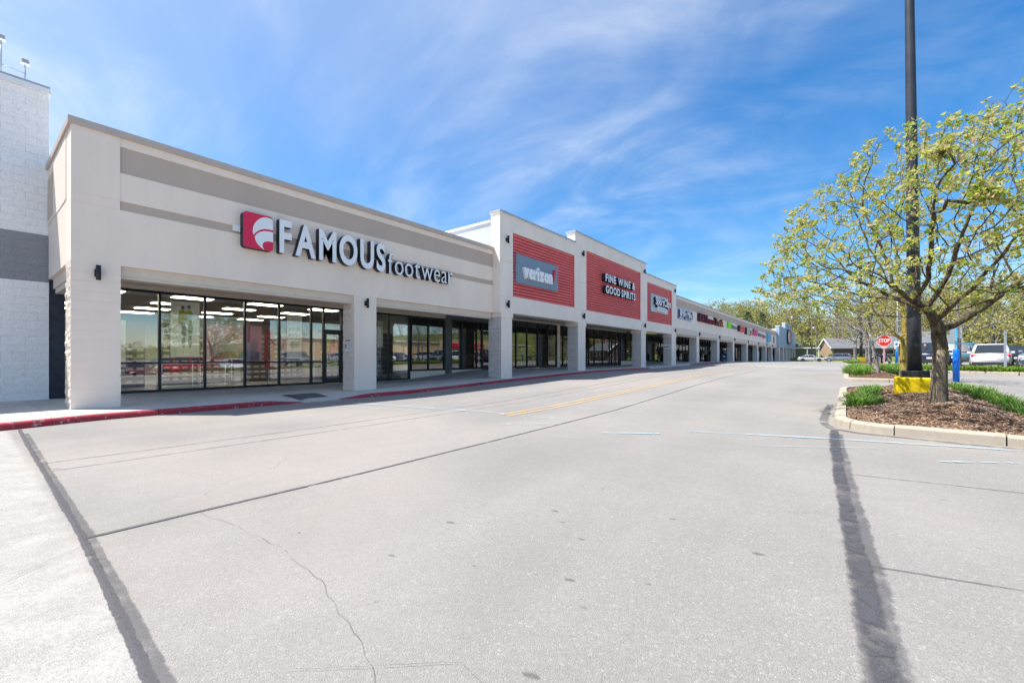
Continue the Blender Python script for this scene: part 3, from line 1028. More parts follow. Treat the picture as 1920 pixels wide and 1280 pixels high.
# flood lights on its roof
def flood(y, x, h, label):
    t = lthing('flood_light', label, 'light', (x, y, 8.19), 'flood lights on the white roof')
    MB().tube([(0, 0, 0), (0, 0, h)], .014, 6).build('pole', COPE_G, t)
    MB().tube([(0, 0, h * .55), (0, -.4, h * .62)], .009, 6).build('brace', COPE_G, t)
    MB().bevbox(-.02, .09, -.075, .075, h - .02, h + .11, .012).build('housing', COPE_W, t)
    MB().box(.091, .096, -.055, .055, h + .005, h + .085).build('lens', COPE_G, t)
    return t
flood(1.02, XL - .35, .55, 'small flood light on a pole, nearer the roof corner')
flood(.62, XL - .35, .95, 'taller flood light on a pole at the left frame edge')

# ------------------------------------------------------------------ corner shop, beige
cs_ = thing('corner_shop', 'beige stucco corner shop with tan bands and large black framed windows', 'building', (XF, 8, 0.12))
Y0, Y1 = 1.40, 14.80
ZT = 6.03
WBACK = XF - .6
# front wall above the openings, with the tan bands let in
def front_band(z0, z1, mat, y0=Y0, y1=Y1, x=XF, name='wall', back=WBACK):
    return MB().box(back, x, y0, y1, z0, z1).build(name, mat, cs_)
front_band(3.22, 4.448, BEIGE_BLOCK, name='lower_wall')
MB().box(WBACK, XF + .012, Y0, 2.16, 4.449, 4.646).build('corner_wall', BEIGE, cs_)
MB().box(WBACK, XF + .018, Y0, 2.16, 4.647, ZT).build('corner_wall', BEIGE, cs_)
MB().box(WBACK, XF - .02, 2.161, Y1, 4.449, 4.646).build('tan_band', TAN, cs_)
front_band(4.647, 5.268, BEIGE, 2.161, name='upper_wall', x=XF + .003)
MB().box(WBACK, XF - .02, 2.161, Y1, 5.269, 5.843).build('tan_band', TAN, cs_)
front_band(5.844, ZT, BEIGE, 2.161, name='upper_wall', x=XF + .003)
MB().box(WBACK - .06, XF + .06, Y0 - .05, Y1, ZT, 6.18).build('coping', COPE, cs_)
# vertical control joints in the band
for yj in (9.05, 10.35):
    MB().box(XF - .02, XF - .017, yj - .008, yj + .008, 5.275, 5.838).build('control_joint', COPE, cs_)
# return wall toward the white building
MB().box(-16.31, WBACK - .001, Y0, Y0 + .5, 3.22, 4.60).build('return_wall', SPLIT, cs_)
MB().box(-16.31, WBACK - .001, Y0 - .012, Y0 + .5, 4.601, ZT - .001).build('return_wall', SPLIT, cs_)
MB().box(-16.315, WBACK - .061, Y0 - .05, Y0 + .55, ZT, 6.18).build('coping', COPE, cs_)
MB().box(-16.312, -15.35, Y0 - .018, Y0 - .013, 4.72, 5.75).build('tan_band', TAN, cs_)
MB().box(-16.30, WBACK - .02, Y0 + .08, Y0 + .4, 2.98, 3.219).build('header', TRIM, cs_)
MB().box(-16.30, WBACK - .02, Y0 + .12, Y0 + .36, 2.86, 2.979).build('header', TRIM, cs_)
MB().box(-16.9, -16.36, Y0 + .02, Y0 + .3, .12, 3.4).build('side_panel', NAVY, cs_)
# columns
COLM = (BEIGE, SPLIT)
column(cs_, 1.40, 2.17, XF - .002, .60, .12, 3.22, COLM)
column(cs_, 7.88, 8.70, XF - .002, .66, .12, 3.22, COLM)
# header beams between the columns, soffit, storefront head
for a, b in ((2.17, 7.88), (8.70, 14.80)):
    MB().box(XF - .42, XF - .10, a, b, 3.02, 3.219).build('header', TRIM, cs_)
    MB().box(XF - .40, XF - .13, a, b, 2.955, 3.019).build('header', TRIM, cs_)
MB().box(XW - .15, WBACK - .002, Y0 + .5, Y1, 3.5, 3.56).build('soffit', SOFFIT, cs_)
MB().box(XW - .08, XW + .10, 1.9, 16.0, 3.40, 3.499).build('window_head', TRIM, cs_)
MB().box(XW - .08, XW + .16, 1.9, 15.9, 3.272, 3.399).build('window_head', TRIM, cs_)
MB().box(XW - .08, XW + .06, 16.0, 20.9, 3.272, 3.499).build('window_head', PILAST, cs_)
storefront(cs_, [1.5, 2.65, 3.85, 5.06, 6.28, 7.46, 8.70, 9.22, 10.02, 10.83, 11.35, 12.41, 13.61], .12, 3.27, 1.03, doors=(7, 8))
MB().box(XW - .1, XW + .065, 13.66, 18.9, .08, .515).build('knee_wall', PALE, cs_)
storefront(cs_, [13.73, 14.84, 15.94], .52, 3.27, 1.36)
MB().box(XW - .1, XW + .09, 15.975, 16.44, .1, 3.271).build('pilaster', PILAST, cs_)
storefront(cs_, [16.475, 17.26, 18.49, 18.95, 19.9, 20.85], .52, 3.27, 1.36, doors=(3,))
# inside
def interior(b, y0, y1, zf, zc, depth, lights=True, nx=3, wallm=None):
    xb = XW - depth
    MB().box(xb, XW - .11, y0, y1, zf - .1, zf - .004).build('floor', INT_FLOOR, b)
    MB().box(xb, XW - .11, y0, y1, zc + .06, zc + .14).build('ceiling', CEIL, b)
    MB().box(xb - .1, xb, y0, y1, zf - .1, zc + .14).build('back_wall', wallm or INT_WALL, b)
    MB().box(xb, XW - .11, y0 - .1, y0 - .001, zf - .1, zc + .14).build('side_wall', wallm or INT_WALL, b)
    MB().box(xb, XW - .11, y1 + .001, y1 + .1, zf - .1, zc + .14).build('side_wall', wallm or INT_WALL, b)
    if lights:
        me = MB().box(-.28, .28, -.58, .58, 0, .02).mesh('ceiling_light', LAMP)
        for i in range(nx):
            for j in range(int((y1 - y0) / 2.5)):
                put('ceiling_light', me, b, (XW - 1.9 - i * 2.7, y0 + 1.3 + j * 2.5, zc + .035))
interior(cs_, 1.45, 13.6, .12, 3.32, 13, True, 4)
interior(cs_, 13.75, 20.85, .5, 3.32, 9, False)
me = MB().box(-.3, .3, -.3, .3, 0, .012).mesh('ceiling_vent', BLACK)
put('ceiling_vent', me, cs_, (XW - 1.1, 3.2, 3.365)); put('ceiling_vent', me, cs_, (XW - 2.6, 6.7, 3.365))
# roof deck behind the parapet
MB().box(-40, WBACK - .07, Y0 + .6, Y1, 5.0, 5.12).build('roof', COPE_W, cs_)

# ------------------------------------------------------------------ things hung in the corner shop's windows
def poster(y0, y1, z0, z1, label, x=XW - .07, name='hanging_poster', mat=None):
    t = thing(name, label, 'poster', (x, (y0 + y1) / 2, z0))
    MB().box(x - .004, x + .004, y0, y1, z0, z1).build('sheet', mat or POSTW, t)
    return t
def backlit(m):
    nt = m.node_tree; b_ = nt.nodes['Principled BSDF']; out_ = nt.nodes['Material Output']
    tl = nt.nodes.new('ShaderNodeBsdfTranslucent'); mx = nt.nodes.new('ShaderNodeMixShader'); mx.inputs[0].default_value = .45
    if b_.inputs['Base Color'].links: nt.links.new(b_.inputs['Base Color'].links[0].from_socket, tl.inputs[0])
    nt.links.new(b_.outputs[0], mx.inputs[1]); nt.links.new(tl.outputs[0], mx.inputs[2]); nt.links.new(mx.outputs[0], out_.inputs[0])
backlit(POSTW)
def blob(parent, cy, cz, pts, x, mat, name='print'):
    m = MB(); n = len(pts)
    m.add([(x, cy + a, cz + b) for a, b in pts] + [(x + .002, cy + a, cz + b) for a, b in pts], [tuple(range(n, 2 * n))] + [(i, (i + 1) % n, n + (i + 1) % n, n + i) for i in range(n)])
    return m.build(name, mat, parent)
def ring(rx, rz, n=18, wob=0.0, seed=0, a0=0):
    rnd = random.Random(seed)
    return [((rx * (1 + wob * (rnd.random() - .5))) * math.cos(2 * math.pi * i / n + a0), (rz * (1 + wob * (rnd.random() - .5))) * math.sin(2 * math.pi * i / n + a0)) for i in range(n)]
C_LIME = mat_plain('print_lime', (0.62, 0.66, 0.03), 0.6); C_SKIN = mat_plain('print_skin', (0.40, 0.20, 0.13), 0.6)
C_HAIR = mat_plain('print_hair', (0.03, 0.02, 0.02), 0.6); C_PINK = mat_plain('print_pink', (0.75, 0.33, 0.52), 0.6)
C_RED = mat_plain('print_red', (0.55, 0.015, 0.06), 0.6); C_GREY = mat_plain('print_grey', (0.30, 0.31, 0.33), 0.6)
C_GREEN = mat_plain('print_green', (0.22, 0.42, 0.10), 0.6); C_ORANGE = mat_plain('print_orange', (0.75, 0.25, 0.05), 0.6)
C_BLUE = mat_plain('print_blue', (0.25, 0.33, 0.65), 0.6); C_LPINK = mat_plain('print_light_pink', (0.78, 0.55, 0.64), 0.6)
for _m in (C_LIME, C_SKIN, C_PINK, C_RED, C_GREEN, C_ORANGE, C_BLUE, C_LPINK): backlit(_m)
p = poster(4.15, 4.93, 1.22, 3.02, 'tall white poster of two people in lime clothes in the shop window')
for k, cy_ in enumerate((4.47, 4.64)):
    blob(p, cy_, 2.83 + .03 * k, ring(.045, .065), XW - .063, C_HAIR)
    blob(p, cy_, 2.81 + .03 * k, ring(.034, .05), XW - .060, C_SKIN)
    blob(p, cy_ - .01, 2.52, ring(.12, .24, 14, .3, k), XW - .0595 + k * .003, C_LIME)
    blob(p, cy_ + .03, 2.1, ring(.07, .26, 14, .3, 4 + k), XW - .0595 + k * .003, C_GREEN if k else C_GREY)
    blob(p, cy_ + .02, 1.72, ring(.05, .2, 14, .3, 9 + k), XW - .0595 + k * .003, C_GREY)
p = poster(5.16, 6.92, 1.04, 2.36, 'wide pink poster with shoes behind the shop window', XW - .2, mat=C_LPINK)
blob(p, 5.62, 1.5, [(-.4, -.3), (.5, -.2), (.55, .05), (.1, .4), (-.3, .55)], XW - 0.195, POSTW)
blob(p, 5.72, 1.18, [(-.5, -.12), (.5, -.12), (.3, .22), (-.1, .25)], XW - 0.192, C_RED)
blob(p, 6.42, 1.2, [(-.35, -.12), (.42, -.12), (.42, .2), (-.1, .25), (-.3, .1)], XW - 0.189, C_BLUE)
blob(p, 5.97, 1.9, ring(.22, .16, 16, .5, 3), XW - 0.186, C_ORANGE)
blob(p, 6.57, 1.55, ring(.2, .3, 16, .2, 5), XW - 0.183, POSTW)
blob(p, 6.47, 2.05, [(-.05, -.3), (.04, -.3), (.06, .3), (-.04, .3)], XW - 0.180, C_RED)
p = thing('banner_stand', 'red vertical banner with white lettering on a white foot stand', 'banner', (XW - .12, 7.05, .12))
MB().box(XW - .122, XW - .112, 6.98, 7.30, .78, 2.25).build('banner', C_RED, p)
word(p, 'FAMOUS', .92, 2.02, 7.075, .15, XW - .111, .003, [POSTW], .01, .14, name='letter', dirn='down')
MB().tube([(XW - .14, 7.14, .14), (XW - .14, 7.14, 2.27)], .014, 6).build('pole', WHITE, p)
MB().bevbox(XW - .28, XW - .08, 7.0, 7.28, .12, .16, .01).build('foot', WHITE, p)
p = poster(7.78, 8.36, 1.16, 2.86, 'white clearance poster hanging beside the shop door')
word(p, 'CLEARANCE', 7.83, 8.31, 2.50, .11, XW - .0655, .003, [C_RED], .008, .12)
word(p, 'BOGO', 7.88, 8.27, 2.24, .13, XW - .0655, .003, [C_GREY], .0, .14)
word(p, '1/2 OFF', 7.86, 8.29, 2.0, .13, XW - .0655, .003, [C_GREY], .0, .14)
MB().box(XW - .216, XW - .063, 7.9, 8.25, 1.80, 1.815).build('print', C_GREY, p)
MB().box(XW - .216, XW - .063, 7.95, 8.2, 1.70, 1.715).build('print', C_GREY, p)
p = poster(9.36, 9.56, 1.72, 2.05, 'small lime poster on the left door glass', XW - .02, mat=C_LIME)
word(p, 'YOU', 9.39, 9.53, 1.83, .09, XW - .015, .002, [C_HAIR], 0, .1)
p = poster(9.36, 9.56, 1.37, 1.70, 'small red poster below the lime one on the door glass', XW - .02, mat=C_RED)
blob(p, 9.45, 1.55, ring(.05, .11, 12, .3, 1), XW - .015, C_SKIN)
p = poster(9.58, 9.80, 1.37, 2.05, 'narrow pink poster beside the lime one on the door glass', XW - .02, mat=C_PINK)
blob(p, 9.68, 1.9, ring(.08, .1, 12, .3, 1), XW - .015, C_HAIR)
blob(p, 9.69, 1.87, ring(.045, .065), XW - .0125, C_SKIN)
p = poster(2.85, 3.15, .9, 2.35, 'pale hanging poster in the first window bay behind the corner column', XW - .6)
p = poster(11.95, 12.25, 1.7, 2.9, 'pale poster in the window past the second column', XW - .2)
p = poster(13.9, 14.55, 1.5, 2.95, 'blank white window poster above the knee wall', XW - .2)
# shoe racks, stools seen in the windows
def rack(y, x, label, w=1.0):
    t = lthing('display_rack', label, 'rack', (x, y, .12), 'shoe racks inside the corner shop')
    for yy in (-w / 2, w / 2):
        for xx in (-.3, .3):
            MB().tube([(xx, yy, 0), (xx, yy, .95)], .014, 6).build('post', WHITE, t)
    for z in (.1, .45, .85):
        MB().box(-.3, .3, -w / 2, w / 2, z, z + .02).build('shelf', WHITE, t)
    return t
rack(4.55, XW - .9, 'white wire shoe rack behind the second window')
rack(5.7, XW - 1.0, 'white wire shoe rack below the pink poster', .8)
def wall_rack(y, x, label, n=9):
    t = lthing('shoe_shelf', label, 'shelf', (x, y, .12), 'tall shoe shelves inside the corner shop')
    MB().box(-.25, .2, -.75, .75, 0, 2.3).build('carcass', mat_plain('shelf_brown', (0.09, 0.055, 0.05), .7), t)
    sm = MB().box(0, .08, -.09, .09, 0, .09).mesh('shoe', C_GREY)
    for r in range(n):
        MB().box(.2, .3, -.75, .75, .15 + r * .23, .165 + r * .23).build('shelf', INT_WALL, t)
        for k in range(5):
            put('shoe', sm, t, (.21, -.6 + k * .3, .167 + r * .23))
    return t
wall_rack(13.0, XW - 1.5, 'tall shoe shelf behind the window past the second column')
wall_rack(8.6, XW - 4.5, 'tall dark shoe shelf behind the clearance poster')

for i, (yy, xx) in enumerate([(3.4, -3.4), (5.6, -4.4), (7.2, -6.0), (11.4, -3.2), (10.2, -5.5)]):
    wall_rack(yy, XW + xx, ['dark shoe shelf deep inside the shop, %s' % w for w in ('behind the first window', 'behind the second window', 'farthest back', 'right of the door', 'opposite the door')][i], 6)
# notice on the second column
t = thing('notice_sign', 'small white notice with red mark on the second beige column', 'sign', (XF - .33, 7.86, 1.55))
MB().box(XF - .48, XF - .16, 7.835, 7.842, 1.40, 1.80).build('plate', WHITE, t)
for i in range(4):
    MB().box(XF - .46 + i * .075, XF - .41 + i * .075, 7.831, 7.8345, 1.73, 1.78).build('print', C_HAIR, t)
for i in range(5):
    MB().box(XF - .36, XF - .18, 7.831, 7.8345, 1.66 - i * .05, 1.675 - i * .05).build('print', C_GREY, t)
MB().box(XF - .46, XF - .40, 7.831, 7.8345, 1.5, 1.64).build('print', C_RED, t)

wall_lamp(1.80, 3.0, XF, 'black cylinder wall lamp on the beige corner column', h=.31, r=.042)
wall_lamp(8.30, 3.0, XF, 'black cylinder wall lamp on the second beige column', h=.31, r=.042)

# ------------------------------------------------------------------ sign of the corner shop
SX = XF + .003
t = thing('shop_sign', 'large white letter sign with red emblem above the beige corner shop', 'sign', (XF, 8.3, 4.1))
def rrect(w, h, r, n=6):
    out = []
    for cx_, cz_, a0 in ((w - r, h - r, 0), (r, h - r, 90), (r, r, 180), (w - r, r, 270)):
        for i in range(n + 1):
            a = R(a0 + 90 * i / n)
            out.append((cx_ + r * math.cos(a), cz_ + r * math.sin(a)))
    return out
em = MB(); pl = [(4.54 + a, 4.10 + b) for a, b in rrect(.74, .94, .09)]
em.prism(pl, 'x', SX, SX + .20)
for i in range(len(em.mi)): em.mi[i] = 1
em.mi[1] = 0
e = em.build('emblem', [SIGNRED, SIGNSIDE], t)
def arc(cx_, cz_, rx, rz, a0, a1, n=16): return [(cx_ + rx * math.cos(R(a0 + (a1 - a0) * i / n)), cz_ + rz * math.sin(R(a0 + (a1 - a0) * i / n))) for i in range(n + 1)]
def flat(parent, pts, x, mat, name='emblem_mark'):
    m = MB(); n = len(pts)
    m.add([(x, a, b) for a, b in pts] + [(x + .004, a, b) for a, b in pts], [tuple(range(2 * n - 1, n - 1, -1)), tuple(range(n))] + [(i, (i + 1) % n, n + (i + 1) % n, n + i) for i in range(n)])
    bm = bmesh.new(); 
    o = m.build(name, mat, parent)
    bm.from_mesh(o.data); bmesh.ops.triangulate(bm, faces=bm.faces[:]); bmesh.ops.recalc_face_normals(bm, faces=bm.faces[:]); bm.to_mesh(o.data); bm.free()
    return o
ex = SX + .2005
up_ = [(4.54 + a * .74, 4.10 + b * .94) for a, b in
       [(1.0, .62), (.86, .625), (.70, .61), (.55, .56), (.42, .47), (.33, .38), (.305, .47), (.32, .60), (.38, .72), (.48, .83), (.60, .91), (.74, .955), (.9, .95), (.97, .93), (1.0, .88)]]
flat(e, up_, ex, WHITE)
dn_ = [(4.54 + a * .74, 4.10 + b * .94) for a, b in
       [(1.0, .56), (.85, .565), (.68, .545), (.53, .49), (.42, .405), (.37, .33), (.40, .23), (.47, .14), (.58, .06), (.70, .008), (.66, .05), (.63, .12), (.65, .19), (.71, .245), (.82, .275), (1.0, .275)]]
flat(e, dn_, ex, WHITE)
WF_ = [WHITE, SIGNSIDE]
word(t, 'FAMOUS', 5.45, 8.93, 4.115, .935, SX, .20, WF_, .032, .17)
word(t, 'footwear', 9.03, 12.10, 4.11, .69, SX, .20, WF_, -.004, .13)
MB().box(XF, SX + .06, 4.36, 4.52, 4.5, 4.66).build('power_box', WHITE, t)

# ------------------------------------------------------------------ red panelled block: three shops
def red_shop(name, label, y0, y1, ztop, px0, px1, pz0, pz1, side_left, soff=3.70):
    b = thing(name, label, 'building', (XB, (y0 + y1) / 2, .3))
    T = .52
    MB().box(XB - T, XB, y0, px0, 3.22, ztop - .12).build('pier_wall', PALE, b)
    MB().box(XB - T, XB, px1, y1, 3.22, ztop - .12).build('pier_wall', PALE, b)
    MB().box(XB - T, XB - .004, px0, px1, pz1, ztop - .12).build('upper_wall', PALE, b)
    MB().box(XB - T, XB - .004, px0, px1, 3.25, pz0).build('beam', PALE, b)
    MB().box(XB - T, XB - .16, px0, px1, pz0, pz1).build('panel_back', REDSLAT, b)
    n = int(round((pz1 - pz0) / .148)); sp = (pz1 - pz0) / n
    prof = [(-.15, 0.004), (-.075, .012), (-.045, sp * .3), (-.045, sp * .62), (-.085, sp - .02), (-.15, sp - .006)]
    m = MB(); m.prism([(px, pz) for px, pz in prof], 'y', -(px1 - px0) / 2 + .03, (px1 - px0) / 2 - .03)
    me = m.mesh('slat', REDSLAT)
    for i in range(n):
        put('slat', me, b, (XB, (px0 + px1) / 2, pz0 + i * sp))
    MB().box(XB - .15, XB - .02, px0 + .001, px0 + .03, pz0, pz1).build('panel_edge', REDSLAT, b)
    MB().box(XB - .15, XB - .02, px1 - .03, px1 - .001, pz0, pz1).build('panel_edge', REDSLAT, b)
    for zj in (3.95, 5.55):
        for (ya, yb) in ((y0 + .002, px0 - .002), (px1 + .002, y1 - .002)):
            MB().box(XB - .01, XB + .0012, ya, yb, zj, zj + .009).build('control_joint', TAN, b)
    MB().box(XB - T - .04, XB + .035, y0 - .04, y1, ztop - .12, ztop - .075).build('coping_lip', COPE_W, b)
    MB().box(XB - T - .06, XB + .07, y0 - .06, y1, ztop - .074, ztop).build('coping', COPE_G, b)
    MB().box(XW - .12, XB - T - .002, y0 + .03, y1, soff, soff + .06).build('soffit', SOFFIT, b)
    MB().box(XW - .08, XW + .08, y0 + .02, y1 - .02, soff - .10, soff - .001).build('window_head', TRIM, b)
    MB().box(-34, XB - T - .07, y0 + .03, y1 - .02, 5.6, 5.7).build('roof', COPE_W, b)
    return b
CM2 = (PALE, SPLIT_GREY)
def cap(b, y0, y1, z0=3.02, z1=3.22):
    MB().box(XB - .80, XB + .035, y0 - .035, y1 + .035, z0, z1 - .002).build('column_cap', PALE, b)
    MB().box(XB - .78, XB + .015, y0 - .015, y1 + .015, z1 - .001, z1 + .03).build('column_cap', PALE, b)
vz = red_shop('red_panel_shop', 'red panelled shop with a blue grey sign board beside the beige corner shop', 14.81, 21.52, 7.80, 15.76, 21.72 - .25, 4.03, 6.99, True)
column(vz, 14.91, 15.69, XB - .002, .74, interp(WF, 15), 3.02, CM2); cap(vz, 14.91, 15.69)
MB().box(-26, XB - .521, 14.86, 15.06, 3.6, 7.35).build('side_wall', mat_plain('grey_panel', (0.50, 0.52, 0.55), .6, .1, .05, 2), vz)
MB().box(-26, XB - .60, 14.80, 15.12, 7.351, 7.45).build('coping', COPE_W, vz)
storefront(vz, [20.95, 21.3, 22.27, 23.49, 24.76, 26.04, 27.19], lambda y: .49, 3.6, 1.32)
MB().box(XW - .1, XW + .1, 27.23, 27.6, .4, 3.6).build('pilaster', PALE, vz)
storefront(vz, [27.64, 28.1, 29.1, 29.6], lambda y: .48, 3.6, None, doors=(1,))
interior(vz, 20.95, 29.7, .47, 3.66, 8, True, 1)
fw = red_shop('wine_shop', 'tallest shop with a red slatted panel and white lettering in two rows', 21.53, 32.44, 8.43, 22.87, 31.36, 4.0, 7.55, True)
column(fw, 21.87, 22.75, XB - .002, .68, interp(WF, 22), 3.02, CM2); cap(fw, 21.87, 22.75)
column(fw, 31.49, 32.40, XB - .002, .70, interp(WF, 32), 3.02, CM2); cap(fw, 31.49, 32.40)
storefront(fw, [29.7, 30.6, 31.4, 32.27, 33.26, 34.82, 36.21, 36.69, 37.47, 38.25, 38.61], lambda y: .47, 3.6, 1.15, doors=(7, 8))
MB().box(XW - .1, XW + .07, 38.65, 45.3, .4, .86).build('knee_wall', PALE, fw)
storefront(fw, [38.68, 39.86, 41.0, 42.2, 43.5], .87, 3.6, 1.35)
interior(fw, 29.8, 43.5, .47, 3.66, 8, True, 1)
sc_ = red_shop('barber_shop', 'lowest of the shops with a red slatted panel, far end of the row', 32.46, 39.84, 7.70, 32.70, 38.62, 4.02, 7.05, True)
column(sc_, 38.55, 39.75, XB - .002, .72, interp(WF, 39), 3.02, CM2); cap(sc_, 38.55, 39.75)
storefront(sc_, [43.6, 44.4, 45.45, 47.2, 48.95, 49.8, 51, 52.2], lambda y: .71, 3.6, None, doors=(2, 3))
interior(sc_, 43.7, 52.3, .71, 3.66, 7, True, 1)
t = thing('notice_sign', 'white notice on the grey side of the column before the long far building', 'sign', (XB - .4, 38.53, 2.2))
MB().box(XB - .68, XB - .1, 38.49, 38.50, 1.95, 2.35).build('plate', WHITE, t)
MB().box(XB - .6, XB - .48, 38.485, 38.489, 2.06, 2.2).build('print', C_HAIR, t)
MB().box(XB - .42, XB - .16, 38.485, 38.489, 2.08, 2.22).build('print', C_GREY, t)

for (y, z, lab) in [(15.28, 6.55, 'upper black wall lamp left of the blue grey sign board'), (15.32, 3.62, 'lower black wall lamp left of the blue grey sign board'),
                    (22.36, 7.25, 'upper black wall lamp between the first two red panels'), (22.43, 3.62, 'lower black wall lamp between the first two red panels'),
                    (31.98, 7.72, 'upper black wall lamp between the second and third red panels'), (32.05, 3.62, 'lower black wall lamp between the second and third red panels'),
                    (39.3, 7.15, 'upper black wall lamp right of the last red panel'), (39.35, 3.62, 'lower black wall lamp right of the last red panel')]:
    wall_lamp(y, z, XB, lab, h=.33, r=.05)

# signs on the block
BOARD = mat_plain('blue_grey_board', (0.21, 0.27, 0.34), .5, 0, .05)
t = thing('shop_sign', 'blue grey board with white letters and a red tick on the first red panel', 'sign', (XB, 17.8, 4.7))
MB().box(XB - .06, XB + .04, 15.97, 19.63, 4.70, 6.06).build('board', BOARD, t)
word(t, 'verizon', 16.40, 18.92, 4.98, .70, XB + .041, .12, [WHITE, WHITE], .075, .0)
tk = MB(); tk.prism([(18.98, 5.16), (19.10, 5.12), (19.30, 5.76), (19.16, 5.78)], 'x', XB + .041, XB + .15); tk.build('tick', SIGNRED, t)
t = thing('shop_sign', 'two rows of white capital letters on the tallest red panel', 'sign', (XB, 27.4, 5.2))
word(t, 'FINE WINE &', 25.0, 29.75, 6.0, .50, XB - .04, .26, WF_, .035, .20, spacew=.45)
word(t, 'GOOD SPIRITS', 25.03, 29.8, 5.27, .50, XB - .04, .26, WF_, .035, .15, spacew=.35)
t = thing('shop_sign', 'light board with white script letters on the smallest red panel', 'sign', (XB, 35.4, 4.85))
MB().box(XB - .06, XB + .03, 33.5, 37.5, 4.86, 6.25).build('board', mat_plain('pale_board', (0.50, 0.58, 0.62), .5), t)
word(t, 'SportClips', 33.95, 37.6, 5.42, .62, XB + .031, .2, [WHITE, SIGNSIDE], .03, .06)
MB().box(XB + .031, XB + .17, 34.5, 36.8, 4.98, 5.28).build('tag_plate', WHITE, t)
MB().box(XB + .171, XB + .175, 34.7, 36.6, 5.09, 5.16).build('print', C_GREY, t)

# ------------------------------------------------------------------ long far building
lf = thing('long_shop_row', 'long low beige shop row with tan band and many columns running to the far end', 'building', (XF, 80, .4))
LZ = 7.03
MB().box(XF - .6, XF, 39.85, 112.4, 3.8, 5.95).build('wall', PALE, lf)
MB().box(XF - .6, XF - .03, 39.85, 112.4, 5.951, 6.70).build('tan_band', TAN, lf)
MB().box(XF - .6, XF + .01, 39.85, 112.4, 6.701, 6.90).build('wall', PALE, lf)
MB().box(XF - .65, XF + .06, 39.85, 112.4, 6.901, LZ).build('coping', COPE_G, lf)
MB().box(XW - .12, XF - .601, 39.86, 112.4, 3.95, 4.0).build('soffit', SOFFIT, lf)
MB().box(-36, XF - .66, 39.86, 150, 6.0, 6.1).build('roof', COPE_W, lf)
CY = [48.0, 57.2, 66.2, 76.6, 86.8, 96.8, 105.0]
for i, y in enumerate(CY):
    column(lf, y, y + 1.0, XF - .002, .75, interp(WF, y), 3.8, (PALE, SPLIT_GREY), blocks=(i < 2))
ends = [39.85] + [y for y in CY]
for i, a in enumerate([39.76] + [y + 1.0 for y in CY]):
    b = (CY + [112.4])[i]
    MB().box(XF - .35, XF + .10, a, b, 3.42, 3.97).build('shutter_box', TRIM, lf)
    MB().box(XF - .33, XF + .0, a, b, 3.22, 3.419).build('shutter_box', TAN, lf)
    wall_lamp(a + .12 if i == 0 else a - .15, 3.72, XF + .002, ['black wall lamp on the long far row, %s from the red panels' % s for s in ('nearest', 'second', 'third', 'fourth', 'fifth', 'sixth', 'seventh', 'eighth')][i], h=.36, r=.06)
ym = 52.4; MUL = []
while ym < 150: MUL.append(ym); ym += 1.42
zb_far = lambda y: interp(WB, y) + .01
storefront(lf, MUL, zb_far, 3.95, None, doors=[i for i in range(len(MUL)) if i % 7 in (3, 4)][:10])
interior(lf, 52.5, 112, .45, 3.95, 7, False)

# its signs
def strokes(parent, y0, y1, z0, h, x, d, mats, n):
    w = (y1 - y0) / n
    for i in range(n):
        k = (.75, 1.0, .7, .85, .72)[i % 5]
        m = MB().box(x, x + d, y0 + i * w + w * .12, y0 + i * w + w * .82, z0, z0 + h * k); m.mi = [1 if len(mats) > 1 else 0] * 6; m.mi[3] = 0
        m.build('letter', mats, parent)
def far_sign(label): return thing('shop_sign', label, 'sign', (XF, 60, 5))
t = far_sign('white and blue sub shop sign board next to the last red panel')
MB().box(XF, XF + .06, 41.35, 46.0, 4.85, 5.9).build('board', mat_plain('sky_board', (0.42, 0.55, 0.70), .5), t)
word(t, "Jersey Mike's", 41.45, 46.1, 5.12, .62, XF + .061, .16, [WHITE, SIGNSIDE], .03, .06)
word(t, 'SUBS', 43.6, 45.6, 4.90, .16, XF + .061, .01, [C_BLUE], .0, .1, one=True)
t = far_sign('dark red letter sign with tall first letters on the long far row')
word(t, 'KAYS', 48.2, 51.6, 5.06, .85, XF, .3, [C_RED, SIGNSIDE], .03, .1)
word(t, 'BEER &', 51.9, 54.6, 5.06, .5, XF, .3, [C_RED, SIGNSIDE], .03, .12)
word(t, 'Tank', 55.1, 59.3, 5.06, .85, XF, .3, [C_ORANGE, SIGNSIDE], .03, .1)
t = far_sign('lime green emblem with grey letters on the long far row')
MB().bevbox(XF, XF + .25, 62.3, 64.1, 5.1, 5.95, .1).build('emblem', mat_plain('lime_plastic', (0.25, 0.75, 0.03), .4), t)
strokes(t, 64.6, 68.4, 5.2, .5, XF, .15, [C_GREY, SIGNSIDE], 6)
t = far_sign('bright red block sign on the long far row')
MB().bevbox(XF, XF + .30, 69.6, 73.4, 5.0, 5.85, .05).build('board', SIGNRED, t)
MB().box(XF, XF + .34, 69.2, 69.59, 5.0, 5.85).build('end_cap', SIGNSIDE, t)
t = far_sign('white panel sign with brown end on the long far row')
MB().box(XF, XF + .3, 74.6, 75.2, 4.8, 5.85).build('end_cap', SIGNSIDE, t)
MB().box(XF, XF + .28, 75.21, 77.8, 4.8, 5.85).build('board', POSTW, t)
MB().box(XF, XF + .30, 77.81, 79.2, 4.8, 5.6).build('end_panel', mat_plain('sign_brown', (0.30, 0.10, 0.05), .5), t)
t = far_sign('magenta square sign on the long far row')
MB().bevbox(XF, XF + .25, 81.7, 85.6, 4.95, 6.0, .08).build('board', mat_plain('magenta_plastic', (0.62, 0.03, 0.22), .4), t)
t = far_sign('grey letter sign with small red plate on the long far row')
strokes(t, 87.5, 92.0, 5.0, .6, XF, .15, [C_GREY, SIGNSIDE], 5)
MB().box(XF, XF + .2, 92.6, 95.2, 4.9, 5.4).build('plate', SIGNRED, t)
